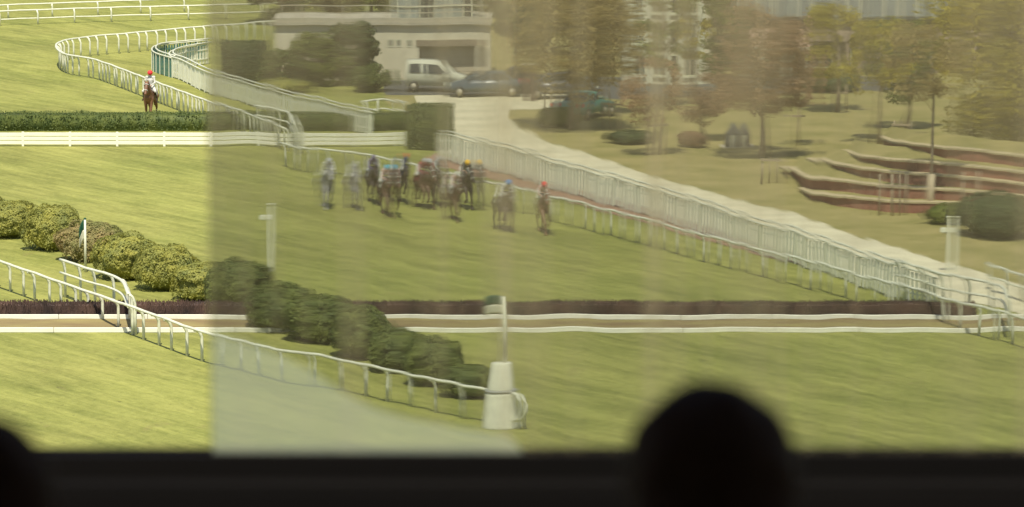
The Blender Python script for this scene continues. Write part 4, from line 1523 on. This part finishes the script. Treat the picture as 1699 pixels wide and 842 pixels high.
def spectator(label, px, py_top, dist, hair_w, coat, seed):
    c = D(px, py_top, dist)
    s = (c.z - SLAB_Z) / 1.72          # stature
    t = thing('person', label, 'person', (c.x, c.y, SLAB_Z), 0)
    b = MB()
    # facing +Y
    capsule(b, [(0, 0, .95), (0, .01, 1.20), (0, 0, 1.36)], [.16, .165, .13])
    b.ell((0, 0, 1.10), (.19, .13, .34))
    capsule(b, [(-.18, 0, 1.39), (.18, 0, 1.39)], [.08, .08])
    capsule(b, [(0, 0, 1.38), (0, .02, 1.52)], [.066, .058])
    segs = [((0, 0, .8), (0, 0, 1.42), 0), ((-.2, 0, 1.38), (.2, 0, 1.38), 0), ((0, .02, 1.50), (0, .03, 1.66), 1)]
    b.ell((0, .03, 1.60), (.077, .098, .12), 18, 12)
    b.ell((0, .125, 1.575), (.017, .024, .028))
    b.ell((0, .10, 1.525), (.03, .022, .016))
    for sd_ in (-1, 1):
        b.ell((sd_ * .078, .025, 1.59), (.014, .026, .034))
        sh, el, ha = (sd_ * .20, 0, 1.38), (sd_ * .26, -.03, 1.10), (sd_ * .23, .14, .90)
        capsule(b, [sh, el, ha], [.07, .052, .036])
        hv = Vector(ha)
        b.ell(hv + Vector((0, .05, -.02)), (.028, .055, .04))
        for k in range(4):
            capsule(b, [hv + Vector((-.024 + k * .016, .085, -.03)), hv + Vector((-.026 + k * .017, .125, -.045)), hv + Vector((-.024 + k * .016, .145 - abs(k - 1.5) * .008, -.075))],
                    [.0095, .009, .008], 6)
        capsule(b, [hv + Vector((-sd_ * .03, .03, -.02)), hv + Vector((-sd_ * .05, .075, -.03))], [.012, .010], 6)
        segs += [(sh, el, 0), (el, ha, 0), (tuple(hv + Vector((0, .06, -.02))), tuple(hv + Vector((0, .13, -.05))), 1)]
        capsule(b, [(sd_ * .09, 0, .92), (sd_ * .10, .02, .50), (sd_ * .10, 0, .09)], [.10, .07, .045])
        capsule(b, [(sd_ * .10, -.03, .05), (sd_ * .11, .15, .04)], [.05, .038])
        segs += [((sd_ * .09, 0, .92), (sd_ * .10, 0, .05), 0)]
    me = remeshed('person_body', b, .012, 2)
    S = [(Vector(a), Vector(q), k) for a, q, k in segs]
    for pl in me.polygons:
        pl.material_index = min(S, key=lambda q: seg_dist(pl.center, q[0], q[1]))[2]
    me.materials.append(coat)
    me.materials.append(SKIN)
    body = link('body', me, t)
    hb = MB()
    hb.ell((0, -.005, 1.612), (hair_w, .115, .122), 20, 14)
    hb.ell((0, -.05, 1.55), (hair_w * .96, .085, .12), 20, 14)
    hm = remeshed('hair', hb, .011, 3)
    rng = random.Random(seed)
    for vtx in hm.vertices:
        n_ = mnoise.noise(vtx.co * 22 + Vector((seed, 0, 0))) * .006 + mnoise.noise(vtx.co * 7 + Vector((seed, 3, 0))) * .008
        vtx.co += vtx.normal * n_
        if vtx.co.y > .075 and vtx.co.z < 1.67:      # leave the face free
            vtx.co.y = .075 + (vtx.co.y - .075) * .1
    hm.materials.append(HAIRM)
    link('hair', hm, t)
    for sd_ in (-1, 1):
        link('eye', MB().ell((sd_ * .032, .118, 1.605), (.014, .010, .010), 10, 7).mesh('eye', W_, True), t)
    link('collar', MB().lathe([(.085, 1.40), (.078, 1.46), (.07, 1.465), (.07, 1.40)], 20, (0, 0, 0)).mesh('collar', coat, True), t)
    t.scale = (s, s, s)
    return t

spectator('dark brown head of a spectator in dark clothes, close foreground right of centre', 1180, 648, 5.6, .103, COAT, 1)
spectator('dark-haired spectator in dark clothes cut by the lower left corner', -42, 704, 5.6, .104, COAT, 5)
